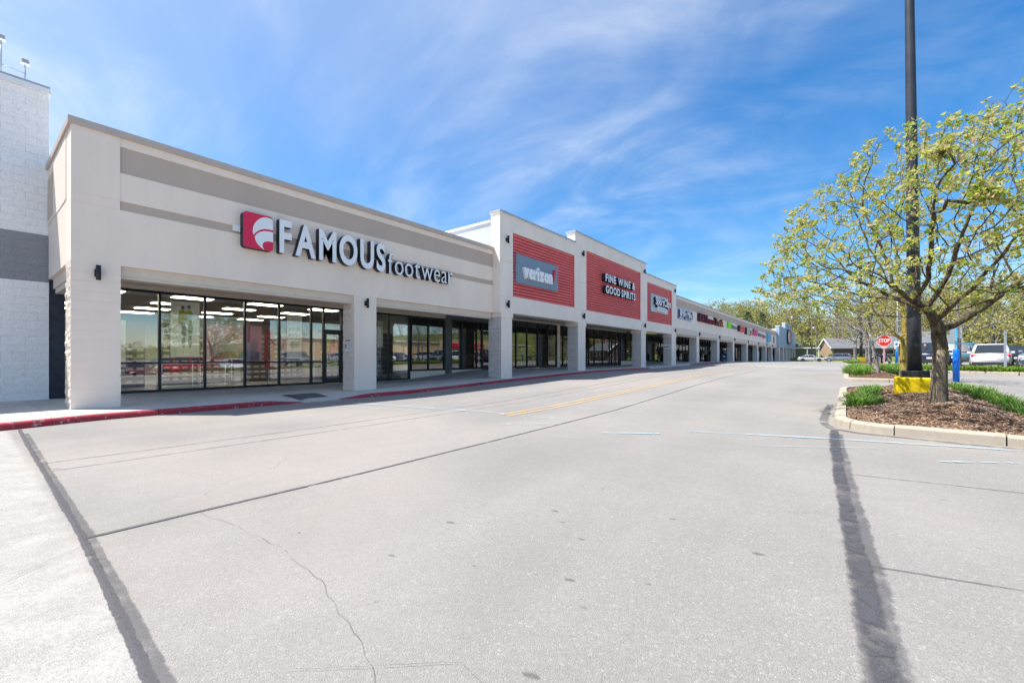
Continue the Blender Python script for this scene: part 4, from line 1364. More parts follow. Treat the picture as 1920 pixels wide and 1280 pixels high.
t = far_sign('cyan tall sign with grey wing on the long far row')
MB().box(XF, XF + .3, 97.3, 100.3, 4.2, 6.0).build('board', mat_plain('cyan_plastic', (0.03, 0.45, 0.70), .4), t)
MB().box(XF, XF + .2, 100.31, 102.6, 4.5, 5.8).build('wing', C_GREY, t)
t = far_sign('dark round sign beside the blue grey end block')
MB().tube([(XF, 107.5, 5.0), (XF + .2, 107.5, 5.0)], .75, 20).build('disc', C_GREY, t)

# blue grey end block
XG = -12.1
BG = mat_stucco('blue_grey_stucco', (0.38, 0.45, 0.54), .05, .15, 60)
gb = thing('blue_grey_shop', 'blue grey stepped end block with a dark round sign at the far end', 'building', (XG, 130, .3))
for (a, b, zt_) in ((112.5, 124, 8.2), (124, 138.5, 9.6), (138.5, 150.2, 8.2)):
    MB().box(XG - .7, XG, a, b - .01, 3.5, zt_).build('wall', BG, gb)
    MB().box(XG - .72, XG + .06, a - .05, b - .03, zt_, zt_ + .16).build('coping', COPE_W, gb)
    MB().box(XG, XG + .04, a + 1.2, a + 1.35, 4.3, zt_ - .8).build('groove_trim', BG, gb)
    MB().box(XG, XG + .04, b - 1.35, b - 1.2, 4.3, zt_ - .8).build('groove_trim', BG, gb)
MB().box(-30, XG - .71, 112.5, 113.0, 3.5, 7.6).build('side_wall', COPE_W, gb)
for y in (112.55, 120, 127, 134, 142, 149):
    column(gb, y, y + 1.1, XG - .002, .9, interp(WF, y), 3.5, (PALE, SPLIT_GREY), blocks=False)
t = thing('shop_sign', 'round dark ring with magenta panel on the blue grey end block', 'sign', (XG, 131, 6))
MB().tube([(XG, 129, 6.4), (XG + .3, 129, 6.4)], 1.9, 24).build('ring', SIGNSIDE, t)
MB().tube([(XG + .301, 129.4, 6.4), (XG + .33, 129.4, 6.4)], 1.5, 24).build('disc', WHITE, t)
MB().box(XG, XG + .36, 130.8, 135.2, 4.9, 8.0).build('panel', mat_plain('violet_plastic', (0.40, 0.05, 0.25), .4), t)
er = thing('end_shop', 'small beige shop closing the far end of the row', 'building', (XF, 165, .1))
MB().box(XF - 20, XF - .1, 150.3, 184, 3.5, 6.4).build('wall', PALE, er)
MB().box(XF - 20, XF, 150.3, 184, 6.4, 6.6).build('coping', TAN, er)
MB().box(XF - 20, XW, 150.4, 184, 0, 3.5).build('lower_wall', C_HAIR, er)
for y in (158, 168, 178, 183):
    column(er, y, y + 1.2, XF - .12, .9, 0, 3.5, (PALE, SPLIT_GREY), blocks=False)
t = thing('shop_sign', 'black letter sign on the small beige shop at the far end', 'sign', (XF, 160, 5))
strokes(t, 153, 166, 4.4, 1.2, XF - .1, .2, [C_HAIR], 4)
strokes(t, 171, 176, 4.4, .8, XF - .1, .2, [C_HAIR], 2)

# ------------------------------------------------------------------ planted islands
def mat_mulch():
    t = NT('bark_mulch'); p = t.pos()
    a = t.noise(t.mapping(p, (1, 1, 1)), 45, 5, 0.7, 1.2); b = t.noise(p, 2.2, 4)
    c = t.mix(t.rng(a, 0.35, 0.65), (0.045, 0.024, 0.015), (0.20, 0.11, 0.07))
    c = t.mix(t.rng(b, 0.35, 0.65, 0, .5), c, (0.16, 0.095, 0.065))
    t.base(c); t.set(Roughness=0.95, Specular_IOR_Level=0.1)
    t.bump(a, 0.9, 0.03)
    return t.m
MULCH = mat_mulch()
CHIP = mat_leaf('mulch_chip', [(0.07, 0.043, 0.03), (0.19, 0.115, 0.075), (0.32, 0.21, 0.135), (0.48, 0.35, 0.24), (0.13, 0.08, 0.052)], 0.0)
BLADE = mat_leaf('grass_blade', [(0.07, 0.18, 0.025), (0.14, 0.29, 0.035), (0.24, 0.42, 0.07), (0.10, 0.22, 0.03), (0.34, 0.36, 0.12)], 0.4)
HEDGE = mat_leaf('broad_leaf', [(0.07, 0.17, 0.02), (0.16, 0.29, 0.03), (0.24, 0.40, 0.05), (0.34, 0.40, 0.08)], 0.4)

def rounded(x0, x1, y0, y1, radii, skew=0.0):
    """counter clockwise outline, radii for (x0,y0),(x1,y0),(x1,y1),(x0,y1)"""
    out = []
    for (cx_, cy_, r, a0) in ((x0 + radii[0], y0 + radii[0], radii[0], 180), (x1 - radii[1], y0 + radii[1], radii[1], 270), (x1 - radii[2], y1 - radii[2], radii[2], 0), (x0 + radii[3], y1 - radii[3], radii[3], 90)):
        for i in range(9):
            a = R(a0 + 90 * i / 8)
            out.append((cx_ + r * math.cos(a), cy_ + r * math.sin(a)))
    return [(x, y - skew * (x - x0) * max(0, 1 - (y - y0) / 3)) for x, y in out]

def inset_poly(poly, d):
    out = []; n = len(poly)
    for i in range(n):
        a = Vector(poly[i - 1]); b = Vector(poly[i]); c = Vector(poly[(i + 1) % n])
        t_ = (c - a); 
        if t_.length < 1e-6: t_ = Vector((1, 0))
        t_.normalize()
        out.append((b.x - t_.y * d, b.y + t_.x * d))
    return out
def inside(poly, x, y):
    r = False; n = len(poly); j = n - 1
    for i in range(n):
        xi, yi = poly[i]; xj, yj = poly[j]
        if (yi > y) != (yj > y) and x < (xj - xi) * (y - yi) / (yj - yi) + xi: r = not r
        j = i
    return r
def dist_poly(poly, x, y):
    best = 1e9; p = Vector((x, y)); n = len(poly)
    for i in range(n):
        a = Vector(poly[i]); b = Vector(poly[(i + 1) % n]); ab = b - a
        L = ab.length_squared
        t_ = 0 if L < 1e-9 else max(0, min(1, (p - a).dot(ab) / L))
        best = min(best, (p - (a + ab * t_)).length)
    return best

def island(outline, mound, cell, chips, stone_len=1.7, kerbh=0.15, seed=1):
    isl = thing('planting_island', None, None); isl['kind'] = 'structure'
    # resample the outline and cut it into kerb stones
    P = [Vector(p) for p in outline]; P.append(P[0])
    dense = []
    for a, b in zip(P, P[1:]):
        L = (b - a).length; n = max(1, int(L / .25))
        for i in range(n): dense.append(a.lerp(b, i / n))
    N = len(dense); step = max(3, int(stone_len / .2))
    i = 0
    while i < N:
        j = min(i + step, N)
        if N - j < 4: j = N
        seg = [dense[k % N] for k in range(i, j + 1)]
        d0 = (seg[1] - seg[0]).normalized() * .008; d1 = (seg[-1] - seg[-2]).normalized() * .008
        seg[0] = seg[0] + d0; seg[-1] = seg[-1] - d1
        lift = random.uniform(-.008, .008)
        kerb_stone(isl, [(p.x, p.y) for p in seg], lambda x, y: zroad(x, y) + kerbh + lift, zroad, .17, KERBC)
        i = j
    inner = inset_poly(outline, .165)
    xs_ = [p[0] for p in inner]; ys_ = [p[1] for p in inner]
    def zm(x, y):
        d = dist_poly(inner, x, y)
        return zroad(x, y) + kerbh - .035 + mound * sstep(0, 1.5, d) + .035 * noise.noise(Vector((x * 1.7, y * 1.7, seed))) + .015 * noise.noise(Vector((x * 7, y * 7, seed)))
    m = MB()
    # mulch mound: grid clipped to the outline, rim vertices on it
    gxs = frange(min(xs_), max(xs_), cell); gys = frange(min(ys_), max(ys_), cell)
    idx = {}
    def vid(i, j):
        if (i, j) not in idx:
            x, y = gxs[i], gys[j]
            if not inside(inner, x, y):
                # pull to the nearest outline point
                best = None; p = Vector((x, y)); n = len(inner)
                for k in range(n):
                    a = Vector(inner[k]); b = Vector(inner[(k + 1) % n]); ab = b - a; L = ab.length_squared
                    t_ = 0 if L < 1e-9 else max(0, min(1, (p - a).dot(ab) / L)); q = a + ab * t_
                    if best is None or (q - p).length < best[0]: best = ((q - p).length, q)
                x, y = best[1]
                z = zroad(x, y) + kerbh - .035
            else: z = zm(x, y)
            idx[(i, j)] = len(m.v); m.v.append((x, y, z))
        return idx[(i, j)]
    for j in range(len(gys) - 1):
        for i in range(len(gxs) - 1):
            cx_ = (gxs[i] + gxs[i + 1]) / 2; cy_ = (gys[j] + gys[j + 1]) / 2
            if any(inside(inner, gxs[a], gys[b]) for a in (i, i + 1) for b in (j, j + 1)):
                m.f.append((vid(i, j), vid(i + 1, j), vid(i + 1, j + 1), vid(i, j + 1))); m.mi.append(0); m.sm.append(True)
    m.build('mulch_bed', MULCH, isl)
    # loose chips
    rnd = random.Random(seed); c = MB()
    k = 0
    while k < chips:
        x = rnd.uniform(min(xs_), max(xs_)); y = min(ys_) + (max(ys_) - min(ys_)) * rnd.random() ** 1.5
        if not inside(inner, x, y): continue
        k += 1
        z = zm(x, y) + rnd.uniform(.0, .014)
        l = rnd.uniform(.010, .040); w = rnd.uniform(.003, .009); h = rnd.uniform(.003, .007)
        M = Matrix.Translation((x, y, z)) @ Euler((rnd.gauss(0, .35), rnd.gauss(0, .3), rnd.uniform(0, 6.28))).to_matrix().to_4x4()
        vs = [M @ Vector(v) for v in ((-l, -w, 0), (l, -w * .6, 0), (l * .9, w, 0), (-l, w * .8, 0), (-l * .8, 0, h), (l * .8, 0, h))]
        c.add(vs, [(0, 1, 5, 4), (2, 3, 4, 5), (1, 2, 5), (3, 0, 4), (0, 3, 2, 1)])
    ch = c.build('mulch_chips', CHIP, isl); ch['kind'] = 'stuff'
    return isl, zm, inner

def grass(name, label, spots, zf, blades, h=(.22, .42), mat=BLADE, wid=.008, cat='grass', seed=3, curl=.7, seg=4):
    """spots: (x, y, radius)"""
    rnd = random.Random(seed); m = MB()
    for (sx, sy, sr) in spots:
        for b in range(blades):
            a = rnd.uniform(0, 6.283); r = sr * math.sqrt(rnd.random())
            x = sx + r * math.cos(a); y = sy + r * math.sin(a)
            z = zf(x, y) - .01
            az = a + rnd.gauss(0, .9); H = rnd.uniform(*h) * (1 - .35 * (r / sr) ** 2); lean = rnd.uniform(.15, curl) * H * 1.3
            dx_, dy_ = math.cos(az), math.sin(az); px_, py_ = -dy_, dx_
            vs = []
            for i in range(seg + 1):
                t_ = i / seg
                o = lean * t_ ** 1.8; zz_ = z + H * (t_ - .38 * t_ ** 3 * curl)
                w = wid * (1 - t_ ** 1.7) + .0008
                vs += [(x + dx_ * o - px_ * w, y + dy_ * o - py_ * w, zz_), (x + dx_ * o + px_ * w, y + dy_ * o + py_ * w, zz_)]
            m.add(vs, [(2 * i, 2 * i + 1, 2 * i + 3, 2 * i + 2) for i in range(seg)], 0, True)
    o = m.build(name, mat)
    return tag(o, label, cat, None, 'stuff')

isl1, zm1, in1 = island(rounded(-.2, 3.0, 8.78, 17.2, (.75, .5, .9, 1.6), .12), .22, .16, 15000, 0.95, seed=1)
isl2, zm2, in2 = island(rounded(-.15, 2.2, 20.4, 33.2, (.5, .5, .9, .9)), .18, .3, 1800, 2.4, seed=2)
isl3, zm3, in3 = island(rounded(-.2, 2.6, 44.5, 64, (.9, .9, .9, .9)), .15, .8, 0, 3, seed=3)
rng_ = random.Random(12)
sp1 = [(.28 + rng_.gauss(0, .10), y + rng_.gauss(0, .1), .22) for y in (11.3, 11.5, 11.75, 12.0, 12.35, 12.95, 13.3, 13.7, 14.2, 14.5)]
grass('ornamental_grass', 'bright green grass clump along the left kerb of the near island', sp1, zm1, 200, (.10, .34), wid=.009, seed=5)
sp1 = [(2.45 + rng_.gauss(0, .14), y + rng_.gauss(0, .1), .26) for y in frange(10.2, 16.8, .29)]
grass('ornamental_grass', 'bright green grass row along the right kerb of the near island', sp1, zm1, 170, (.10, .34), wid=.008, seed=6)
sp2 = [(.35 + rng_.gauss(0, .1), y + rng_.gauss(0, .1), .3) for y in frange(22.2, 31, .4)]
grass('ornamental_grass', 'green grass clump at the left of the second island', sp2, zm2, 120, (.3, .62), wid=.014, seed=7)
sp2 = [(1.75 + rng_.gauss(0, .12), y + rng_.gauss(0, .1), .3) for y in frange(23.5, 32, .45)]
grass('ornamental_grass', 'green grass clump at the right of the second island', sp2, zm2, 120, (.3, .58), wid=.014, seed=8)
sp3 = [(.3 + rng_.gauss(0, .2), y, .4) for y in frange(45.5, 58, .8)]
grass('ornamental_grass', 'small green clump on the far third island', sp3, zm3, 60, (.3, .5), wid=.02, seed=9)

# hedge bed on the right with its kerb
hk = [(1.9, 35.2), (2.7, 33.2), (3.9, 31.0), (6.2, 30.0), (14, 28.6), (24, 27.4)]
hb = thing('hedge_bed', None, None); hb['kind'] = 'structure'
for a, b in zip(hk, hk[1:]):
    L = math.dist(a, b); n = max(1, int(L / 2.5))
    for i in range(n):
        p0 = (a[0] + (b[0] - a[0]) * (i / n + .004), a[1] + (b[1] - a[1]) * (i / n + .004)); p1 = (a[0] + (b[0] - a[0]) * ((i + 1) / n - .004), a[1] + (b[1] - a[1]) * ((i + 1) / n - .004))
        kerb_stone(hb, [p0, ((p0[0] + p1[0]) / 2, (p0[1] + p1[1]) / 2), p1], lambda x, y: zroad(x, y) + .16, zroad, .17, KERBC)
bed = MB(); vs = []
for (x, y) in hk:
    vs += [(x + .05, y + .15, zroad(x, y) + .12), (x + .6, y + 2.9, zroad(x, y + 2.9) + .14)]
bed.add(vs, [(2 * i, 2 * i + 2, 2 * i + 3, 2 * i + 1) for i in range(len(hk) - 1)], 0, True)
bed.build('mulch_bed', MULCH, hb)
sph = []
for a, b in zip(hk, hk[1:]):
    L = math.dist(a, b)
    for i in range(int(L / .33)):
        t_ = i / (L / .33)
        for k in range(3):
            sph.append((a[0] + (b[0] - a[0]) * t_ + rng_.gauss(.2, .15), a[1] + (b[1] - a[1]) * t_ + .55 + k * .6 + rng_.gauss(0, .1), .42))
grass('green_hedge', 'long low bright green leafy hedge in front of the parked cars', sph, lambda x, y: zroad(x, y) + .12, 70, (.30, .58), HEDGE, .028, 'hedge', 11, .9, 3)

# ------------------------------------------------------------------ trees
BARK = mat_bark('bark_mossy', (0.075, 0.058, 0.045), (0.27, 0.22, 0.165), (0.22, 0.19, 0.05))
BARK_D = mat_bark('bark_dark', (0.035, 0.028, 0.022), (0.16, 0.125, 0.085), (0.15, 0.13, 0.04))
BARK_G = mat_bark('bark_grey', (0.11, 0.10, 0.095), (0.36, 0.335, 0.32), None)
BARK_Y = mat_bark('bark_yellow', (0.14, 0.105, 0.03), (0.40, 0.31, 0.08), (0.40, 0.33, 0.04))
LEAF = mat_leaf('spring_leaf', [(0.50, 0.52, 0.08), (0.30, 0.42, 0.06), (0.62, 0.58, 0.13), (0.66, 0.55, 0.28), (0.22, 0.34, 0.06), (0.46, 0.50, 0.11), (0.54, 0.40, 0.25), (0.38, 0.48, 0.07)], 0.5)
LEAF2 = mat_leaf('pale_bud', [(0.34, 0.32, 0.20), (0.42, 0.38, 0.28), (0.30, 0.31, 0.14), (0.36, 0.30, 0.24)], 0.3)
LEAF3 = mat_leaf('yellow_leaf', [(0.46, 0.42, 0.06), (0.38, 0.38, 0.06), (0.34, 0.30, 0.10), (0.5, 0.44, 0.10)], 0.4)

def grow(trunk, attr, step, infl, kill, iters, seed, upb=.08):
    """space colonisation: trunk = list of points; returns nodes, parents"""
    rnd = random.Random(seed)
    nodes = [Vector(p) for p in trunk]; par = [-1] + list(range(len(trunk) - 1))
    A = [Vector(a) for a in attr]
    for it in range(iters):
        if not A: break
        kd = KDTree(len(nodes))
        for i, p in enumerate(nodes): kd.insert(p, i)
        kd.balance()
        acc = {}; keep = []
        for a in A:
            co, i, d = kd.find(a)
            if d < kill: continue
            keep.append(a)
            if d < infl:
                acc.setdefault(i, Vector()); acc[i] += (a - co).normalized()
        A = keep
        if not acc: break
        for i, v in acc.items():
            if v.length < 1e-5: continue
            v.normalize()
            pd = nodes[i] - nodes[par[i]] if par[i] >= 0 else Vector((0, 0, 1))
            v = (v + pd.normalized() * .35 + Vector((rnd.gauss(0, .16), rnd.gauss(0, .16), rnd.gauss(0, .12) + upb))).normalized()
            nodes.append(nodes[i] + v * step); par.append(i)
    return nodes, par

def make_tree(root, trunk, crown, n, seed, r_base, bark, leafm, step=.16, infl=1.4, kill=.26, leaves=6, lsize=.05, tip=.006, expo=2.25, leafdens=1.0, rtrunk_sides=14, spread=.09, lpow=1.0, ntrunk=None, limb=None, tufts=False):
    """crown(rnd) gives one attraction point; everything in the root's local frame"""
    rnd = random.Random(seed)
    attr = [crown(rnd) for _ in range(n)]
    nodes, par = grow(trunk, attr, step, infl, kill, 90, seed)
    N = len(nodes); kids = [[] for _ in range(N)]
    for i in range(1, N): kids[par[i]].append(i)
    rad = [0.0] * N
    for i in range(N - 1, -1, -1):
        rad[i] = tip if not kids[i] else sum(rad[k] ** expo for k in kids[i]) ** (1 / expo)
    nt = len(trunk)
    s = r_base / rad[nt // 2]
    rad = [max(tip * .7, r * (s if r > .04 else 1 + (s - 1) * (r / .04))) for r in rad]
    # trunk mesh
    m = MB()
    tr = [rad[i] for i in range(nt)]
    rr = [r_base * (1.0 + .22 * (1 - min(1, i / 2.0))) if i < nt else 0 for i in range(nt)]
    m.tube([trunk[0] - Vector((0, 0, .12))] + [Vector(p) for p in trunk], [rr[0] * 1.12] + rr, rtrunk_sides)
    m.build('trunk', bark, root)
    b = MB(); depth = [0] * N
    def chain(start):
        c = [par[start], start] if par[start] >= 0 else [start]
        cur = start
        while kids[cur]:
            k = max(kids[cur], key=lambda q: rad[q]); c.append(k); cur = k
        return c
    done = set(range(nt))
    starts = [k for i in range(nt) for k in kids[i] if k >= nt]
    while starts:
        st = starts.pop()
        c = chain(st)
        rs = [min(rad[i], rad[c[1]] * 1.05) for i in c]
        pts = [nodes[i] for i in c]
        b.tube(pts, rs, 7 if rs[1] > .03 else (4 if rs[1] > .012 else 3), cap=False)
        for i in c[1:]:
            done.add(i)
            mk = max(kids[i], key=lambda q: rad[q]) if kids[i] else None
            starts += [k for k in kids[i] if k != mk]
    b.build('limbs', limb or bark, root)
    # leaves sit on the thin twigs, in tufts at the tips of short twiglets
    lf_ = MB(); tw = MB()
    def tuft(c0, dirn, cnt, spr):
        for k in range(cnt):
            o = Vector((rnd.gauss(0, spr), rnd.gauss(0, spr), rnd.gauss(0, spr * .8)))
            d = (dirn * .5 + Vector((rnd.gauss(0, 1), rnd.gauss(0, 1), rnd.gauss(.15, .7)))).normalized()
            w = d.orthogonal().normalized()
            w.rotate(Matrix.Rotation(rnd.uniform(0, 6.28), 3, d))
            L = lsize * rnd.choice((.4, .55, .8, 1.0, 1.15, 1.5)) * rnd.uniform(.85, 1.15); W = L * rnd.uniform(.30, .5)
            c = c0 + o
            up = d.cross(w) * (L * .2)
            lf_.add([c, c + d * L * .5 + w * W + up, c + d * L, c + d * L * .5 - w * W + up], [(0, 1, 2), (0, 2, 3)])
    for i in range(nt, N):
        if rad[i] > tip * 2.6: continue
        p = nodes[i]; pd = (p - nodes[par[i]]).normalized()
        if kids[i] and rnd.random() > leafdens * .55: continue
        if not tufts:
            if rnd.random() < leafdens: tuft(p, pd, leaves if not kids[i] else max(1, leaves // 2), spread)
            continue
        for q in range(2 if not kids[i] else 1):
            d = (pd * .6 + Vector((rnd.gauss(0, .6), rnd.gauss(0, .6), rnd.gauss(.45, .45)))).normalized()
            L = rnd.uniform(.05, .17)
            tw.tube([p, p + d * L * .5 + Vector((0, 0, .01)), p + d * L], [tip * .8, tip * .6, tip * .4], 3, False)
            tuft(p + d * L, d, rnd.randint(leaves // 2, leaves), spread)
    if tufts: tw.build('twigs', limb or bark, root)
    lf_.build('crown', leafm, root)
    return N

# near tree on the first island
TX, TY = 1.30, 10.95
zt0 = zm1(TX, TY)
tree = lthing('leafing_tree', 'spring tree with mossy trunk and small yellow green leaves on the near island', 'tree', (TX, TY, zt0))
def crown_near(r):
    while True:
        w, d = r.uniform(-2.65, 2.9), r.uniform(-2.6, 2.6)      # across the view, along the view
        top_ = interp([(-2.65, 2.7), (-2.3, 3.2), (-1.7, 4.2), (-1.2, 4.75), (-.4, 4.75), (.2, 4.9), (.8, 5.1), (1.3, 5.85), (1.9, 5.7), (2.9, 4.2)], w)
        top_ -= .28 * d * d * .55
        low = 1.30 + .30 * math.hypot(w, d) ** .8 + .12 * math.sin(w * 3.1)
        if top_ <= low: continue
        if (w / 2.85) ** 2 + (d / 2.7) ** 2 > 1: continue
        z = r.uniform(low, top_)
        # thin out the inside, keep tiers
        edge = min((top_ - z) / 1.3, 1) * min((z - low) / 1.0, 1) * (1 - math.hypot(w / 2.85, d / 2.7))
        if r.random() < 1.0 - 1.1 * edge and noise.noise(Vector((w * .95, d * .95, z * 1.15 + 5))) > -.22: break
    return (w * .788 - d * .615, w * .615 + d * .788, z)
trunk = [Vector((0, 0, 0)), Vector((.004, .0, .25)), Vector((.012, .01, .5)), Vector((.02, .015, .75)), Vector((.03, .02, .95))]
make_tree(tree, trunk, crown_near, 3500, 4, .108, BARK, LEAF, .12, 1.7, .185, 13, .060, .0036, 2.2, .62, spread=.032, limb=BARK_D, tufts=True)

def proto_tree(name, label, loc, seed, bark, leafm, H, RAD, z0, n=420, leaves=5, lsize=.09, r=.09, trunk_lean=(0, 0), dens=1.0, group=None, spread=.12, bot=.0):
    t = lthing(name, label, 'tree', loc, group)
    def crown(q):
        while True:
            x, y, z = q.uniform(-1, 1), q.uniform(-1, 1), q.uniform(0, 1)
            w = math.sqrt(max(0, 1 - (2 * z - .8) ** 2 / 1.45)) if z < 1 else 0
            if math.hypot(x, y) < w and q.random() < .4 + .6 * math.hypot(x, y): break
        return (x * RAD + trunk_lean[0] * (z0 + z * (H - z0)) / z0 * .6, y * RAD + trunk_lean[1], z0 * .9 + z * (H - z0 * .9))
    tr = [Vector((trunk_lean[0] * i / 4, trunk_lean[1] * i / 4, z0 * i / 4)) for i in range(5)]
    make_tree(t, tr, crown, n, seed, r, bark, leafm, .28, 3.0, .42, leaves, lsize, .008, 2.2, dens, 9, spread)
    return t
proto_tree('leafing_tree', 'yellow barked tree directly behind the black lamp post', (1.62, 21.3, zm2(1.62, 21.3)), 21, BARK_Y, LEAF3, 5.6, 2.3, 1.35, 420, 6, .075, .12)
proto_tree('budding_tree', 'grey leaning trunk tree left of the stop sign, nearer one on the second island', (.97, 22.6, zm2(.97, 22.6)), 22, BARK_G, LEAF2, 4.6, 2.1, 1.6, 480, 5, .06, .052, (-.28, .05))
proto_tree('budding_tree', 'grey trunk tree farther back on the second island, left of the leaning one', (.85, 27.2, zm2(.85, 27.2)), 23, BARK_G, LEAF2, 5.0, 2.2, 1.7, 480, 5, .065, .06, (-.05, 0))
proto_tree('budding_tree', 'slim grey tree on the far third island', (.55, 54, zm3(.55, 54)), 24, BARK_G, LEAF2, 5.6, 2.6, 1.7, 420, 5, .10, .13)
proto_tree('budding_tree', 'second slim tree close behind on the far third island', (1.6, 60, zm3(1.6, 60)), 25, BARK_G, LEAF2, 5.8, 2.6, 1.7, 380, 5, .10, .13)
proto_tree('leafing_tree', 'yellow green tree standing in the hedge before the parked cars', (4.55, 32.2, zroad(4.55, 32) + .14), 26, BARK_G, LEAF3, 6.2, 3.1, 2.0, 560, 6, .09, .12)
for i, (x, y, sd) in enumerate([(15.5, 22, 31), (17, 33, 32), (19, 45, 33), (24, 27, 34)]):
    proto_tree('budding_tree', ['bare tree in the car park right of the view, nearest', 'bare tree in the car park right of the view, second', 'bare tree in the car park right of the view, third', 'bare tree in the car park right of the view, farthest out'][i], (x, y, zroad(x, y)), sd, BARK_G, LEAF2, 6.5, 2.8, 2.1, 240, 3, .09, .12, group='car park trees seen in the shop windows')

# ------------------------------------------------------------------ woods on the hill
WOODL = mat_leaf('wood_foliage', [(0.24, 0.24, 0.05), (0.34, 0.33, 0.07), (0.19, 0.19, 0.055), (0.40, 0.37, 0.10), (0.26, 0.21, 0.10), (0.15, 0.17, 0.04)], 0.3)
WOODD = mat_leaf('pine_foliage', [(0.035, 0.075, 0.035), (0.06, 0.11, 0.05), (0.045, 0.09, 0.06)], 0.1)
rw = random.Random(77)
wm = MB(); wt = MB()
def wood_tree(x, y, h, w, n):
    z0 = zland(x, y)
    wt.tube([(x, y, z0 - .5), (x + rw.gauss(0, .3), y, z0 + h * .45), (x + rw.gauss(0, .8), y + rw.gauss(0, .5), z0 + h * .85)], [.30, .2, .05], 5, False)
    for k in range(7):
        a = rw.uniform(0, 6.28); wt.tube([(x, y, z0 + h * (.25 + .08 * k)), (x + w * .75 * math.cos(a), y + w * .75 * math.sin(a), z0 + h * (.5 + .08 * k))], [.11, .025], 3, False)
    lobes = [(rw.gauss(0, w * .42), rw.gauss(0, w * .42), h * rw.uniform(.32, .95), w * rw.uniform(.14, .42)) for _ in range(11)]
    for i in range(n):
        lx, ly, lz, lr = lobes[rw.randrange(11)]
        d = Vector((rw.gauss(0, 1), rw.gauss(0, 1), rw.gauss(0, .8))).normalized() * lr * rw.random() ** .4
        c = Vector((x + lx, y + ly, z0 + lz)) + d
        s = rw.uniform(.15, .46)
        u = Vector((rw.gauss(0, 1), rw.gauss(0, 1), rw.gauss(0, 1))).normalized(); v = u.orthogonal().normalized() * s; u = u * s * .7
        wm.add([c - u, c + v * .6, c + u, c - v * .5], [(0, 1, 2, 3)])
for i in range(150):
    y = rw.uniform(158, 235); x = rw.uniform(-55, 62) * (y / 190)
    if y < 178 and -16 < x < 26: continue
    wood_tree(x, y, rw.uniform(10, 16), rw.uniform(4.5, 6.5), 760)
for i in range(120):
    y = rw.uniform(235, 330); x = rw.uniform(-60, 75) * (y / 230)
    wood_tree(x, y, rw.uniform(12, 18), rw.uniform(5.5, 8), 560)
for i in range(46):
    x = rw.uniform(20, 62); y = rw.uniform(84, 160)
    if x / y > .40: continue
    wood_tree(x, y, rw.uniform(7, 12), rw.uniform(3.5, 5), 800)
for i in range(40):
    wood_tree(rw.uniform(112, 145), rw.uniform(-20, 58), rw.uniform(5, 8), rw.uniform(2.5, 4), 160)
for i in range(60):
    y = rw.uniform(150, 330); x = y * rw.uniform(.42, .95)
    wood_tree(x, y, rw.uniform(10, 16), rw.uniform(5, 8), 200)
wo = wm.build('woodland', WOODL); tag(wo, 'yellow green spring woodland covering the hill behind the shops', 'woodland', None, 'stuff')
wt.build('bare_stems', BARK_G, wo)
def conifer(x, y, h, label):
    t = lthing('pine_tree', label, 'tree', (x, y, zland(x, y)), 'pines above the shop roofs')
    MB().tube([(0, 0, -.5), (0, 0, h)], [.35, .04], 7).build('trunk', BARK_G, t)
    m = MB(); r = random.Random(int(x * 7 + y))
    for i in range(520):
        tz = r.random() ** .7; z = h * (.35 + .66 * tz); rad_ = (1.02 - tz) * h * .27 + .35
        a = round(r.uniform(0, 6.28) * 1.6) / 1.6 + r.gauss(0, .14) + z; q = rad_ * r.random() ** .5
        c = Vector((q * math.cos(a), q * math.sin(a), z - q * .15))
        u = Vector((math.cos(a), math.sin(a), -.1 + r.gauss(0, .3))) * r.uniform(.3, .7); v = Vector((-math.sin(a), math.cos(a), r.gauss(0, .4))) * .2
        m.add([c - v, c + u, c + v, c - u * .2], [(0, 1, 2, 3)])
    m.build('crown', WOODD, t)
for (x, y, h, lab) in [(-25.7, 157.5, 14.5, 'left dark pine rising behind the long shop roof'), (-22.0, 160.5, 14.2, 'right dark pine rising behind the long shop roof'), (34, 105, 11, 'dark pine behind the parked cars at the right edge'), (29, 118, 9, 'second dark pine behind the parked cars at the right edge')]:
    conifer(x, y, h, lab)

# ------------------------------------------------------------------ lamp post on the near island
def lamp_post(x, y, zb, label, h=10.5, lean=(-.11, -.086), r0=.13, r1=.075, base=.34):
    t = lthing('lamp_post', label, 'lamp post', (x, y, zb), 'tall car park lamp posts')
    m = MB(); m.bevbox(-base, base, -base, base, -.15, .36, .03); m.build('concrete_base', YELLOWC, t)
    MB().bevbox(-.235, .235, -.235, .235, .36, .51, .02).build('base_cover', BLACK, t)
    m = MB(); n = 8
    m.tube([(lean[0] * (i / n), lean[1] * (i / n), .5 + (h - .5) * i / n) for i in range(n + 1)], [r0 + (r1 - r0) * i / n for i in range(n + 1)], 20)
    m.build('pole', mat_plain('dark_grey_pole', (0.045, 0.047, 0.058), .42, .2, .15, 5), t)
    MB().bevbox(-.06, .06, -r0 - .035, -r0 + .02, 1.05, 1.3, .01).build('hand_hole_cover', BLACK, t)
    m = MB(); m.tube([(lean[0] * .93, lean[1] * .93 - .08, h - 1.45), (lean[0] * .93, lean[1] * .93 - .1, h - 1.25), (lean[0] * .95, lean[1] * .95 - .085, h - 1.1)], .02, 6); m.build('cable_loop', BLACK, t)
    for s_ in (-1, 1):
        m = MB(); m.tube([(lean[0], lean[1], h - .12), (lean[0] + s_ * .5, lean[1], h - .1)], .035, 8); a = m.build('arm', BLACK, t)
        MB().bevbox(min(lean[0] + s_ * .5, lean[0] + s_ * 1.2), max(lean[0] + s_ * .5, lean[0] + s_ * 1.2), lean[1] - .2, lean[1] + .2, h - .22, h - .02, .04).build('lamp_head', BLACK, a)
    return t
lamp_post(1.20, 13.40, zm1(1.2, 13.4) - .03, 'thick black lamp post on a yellow block beside the near tree')
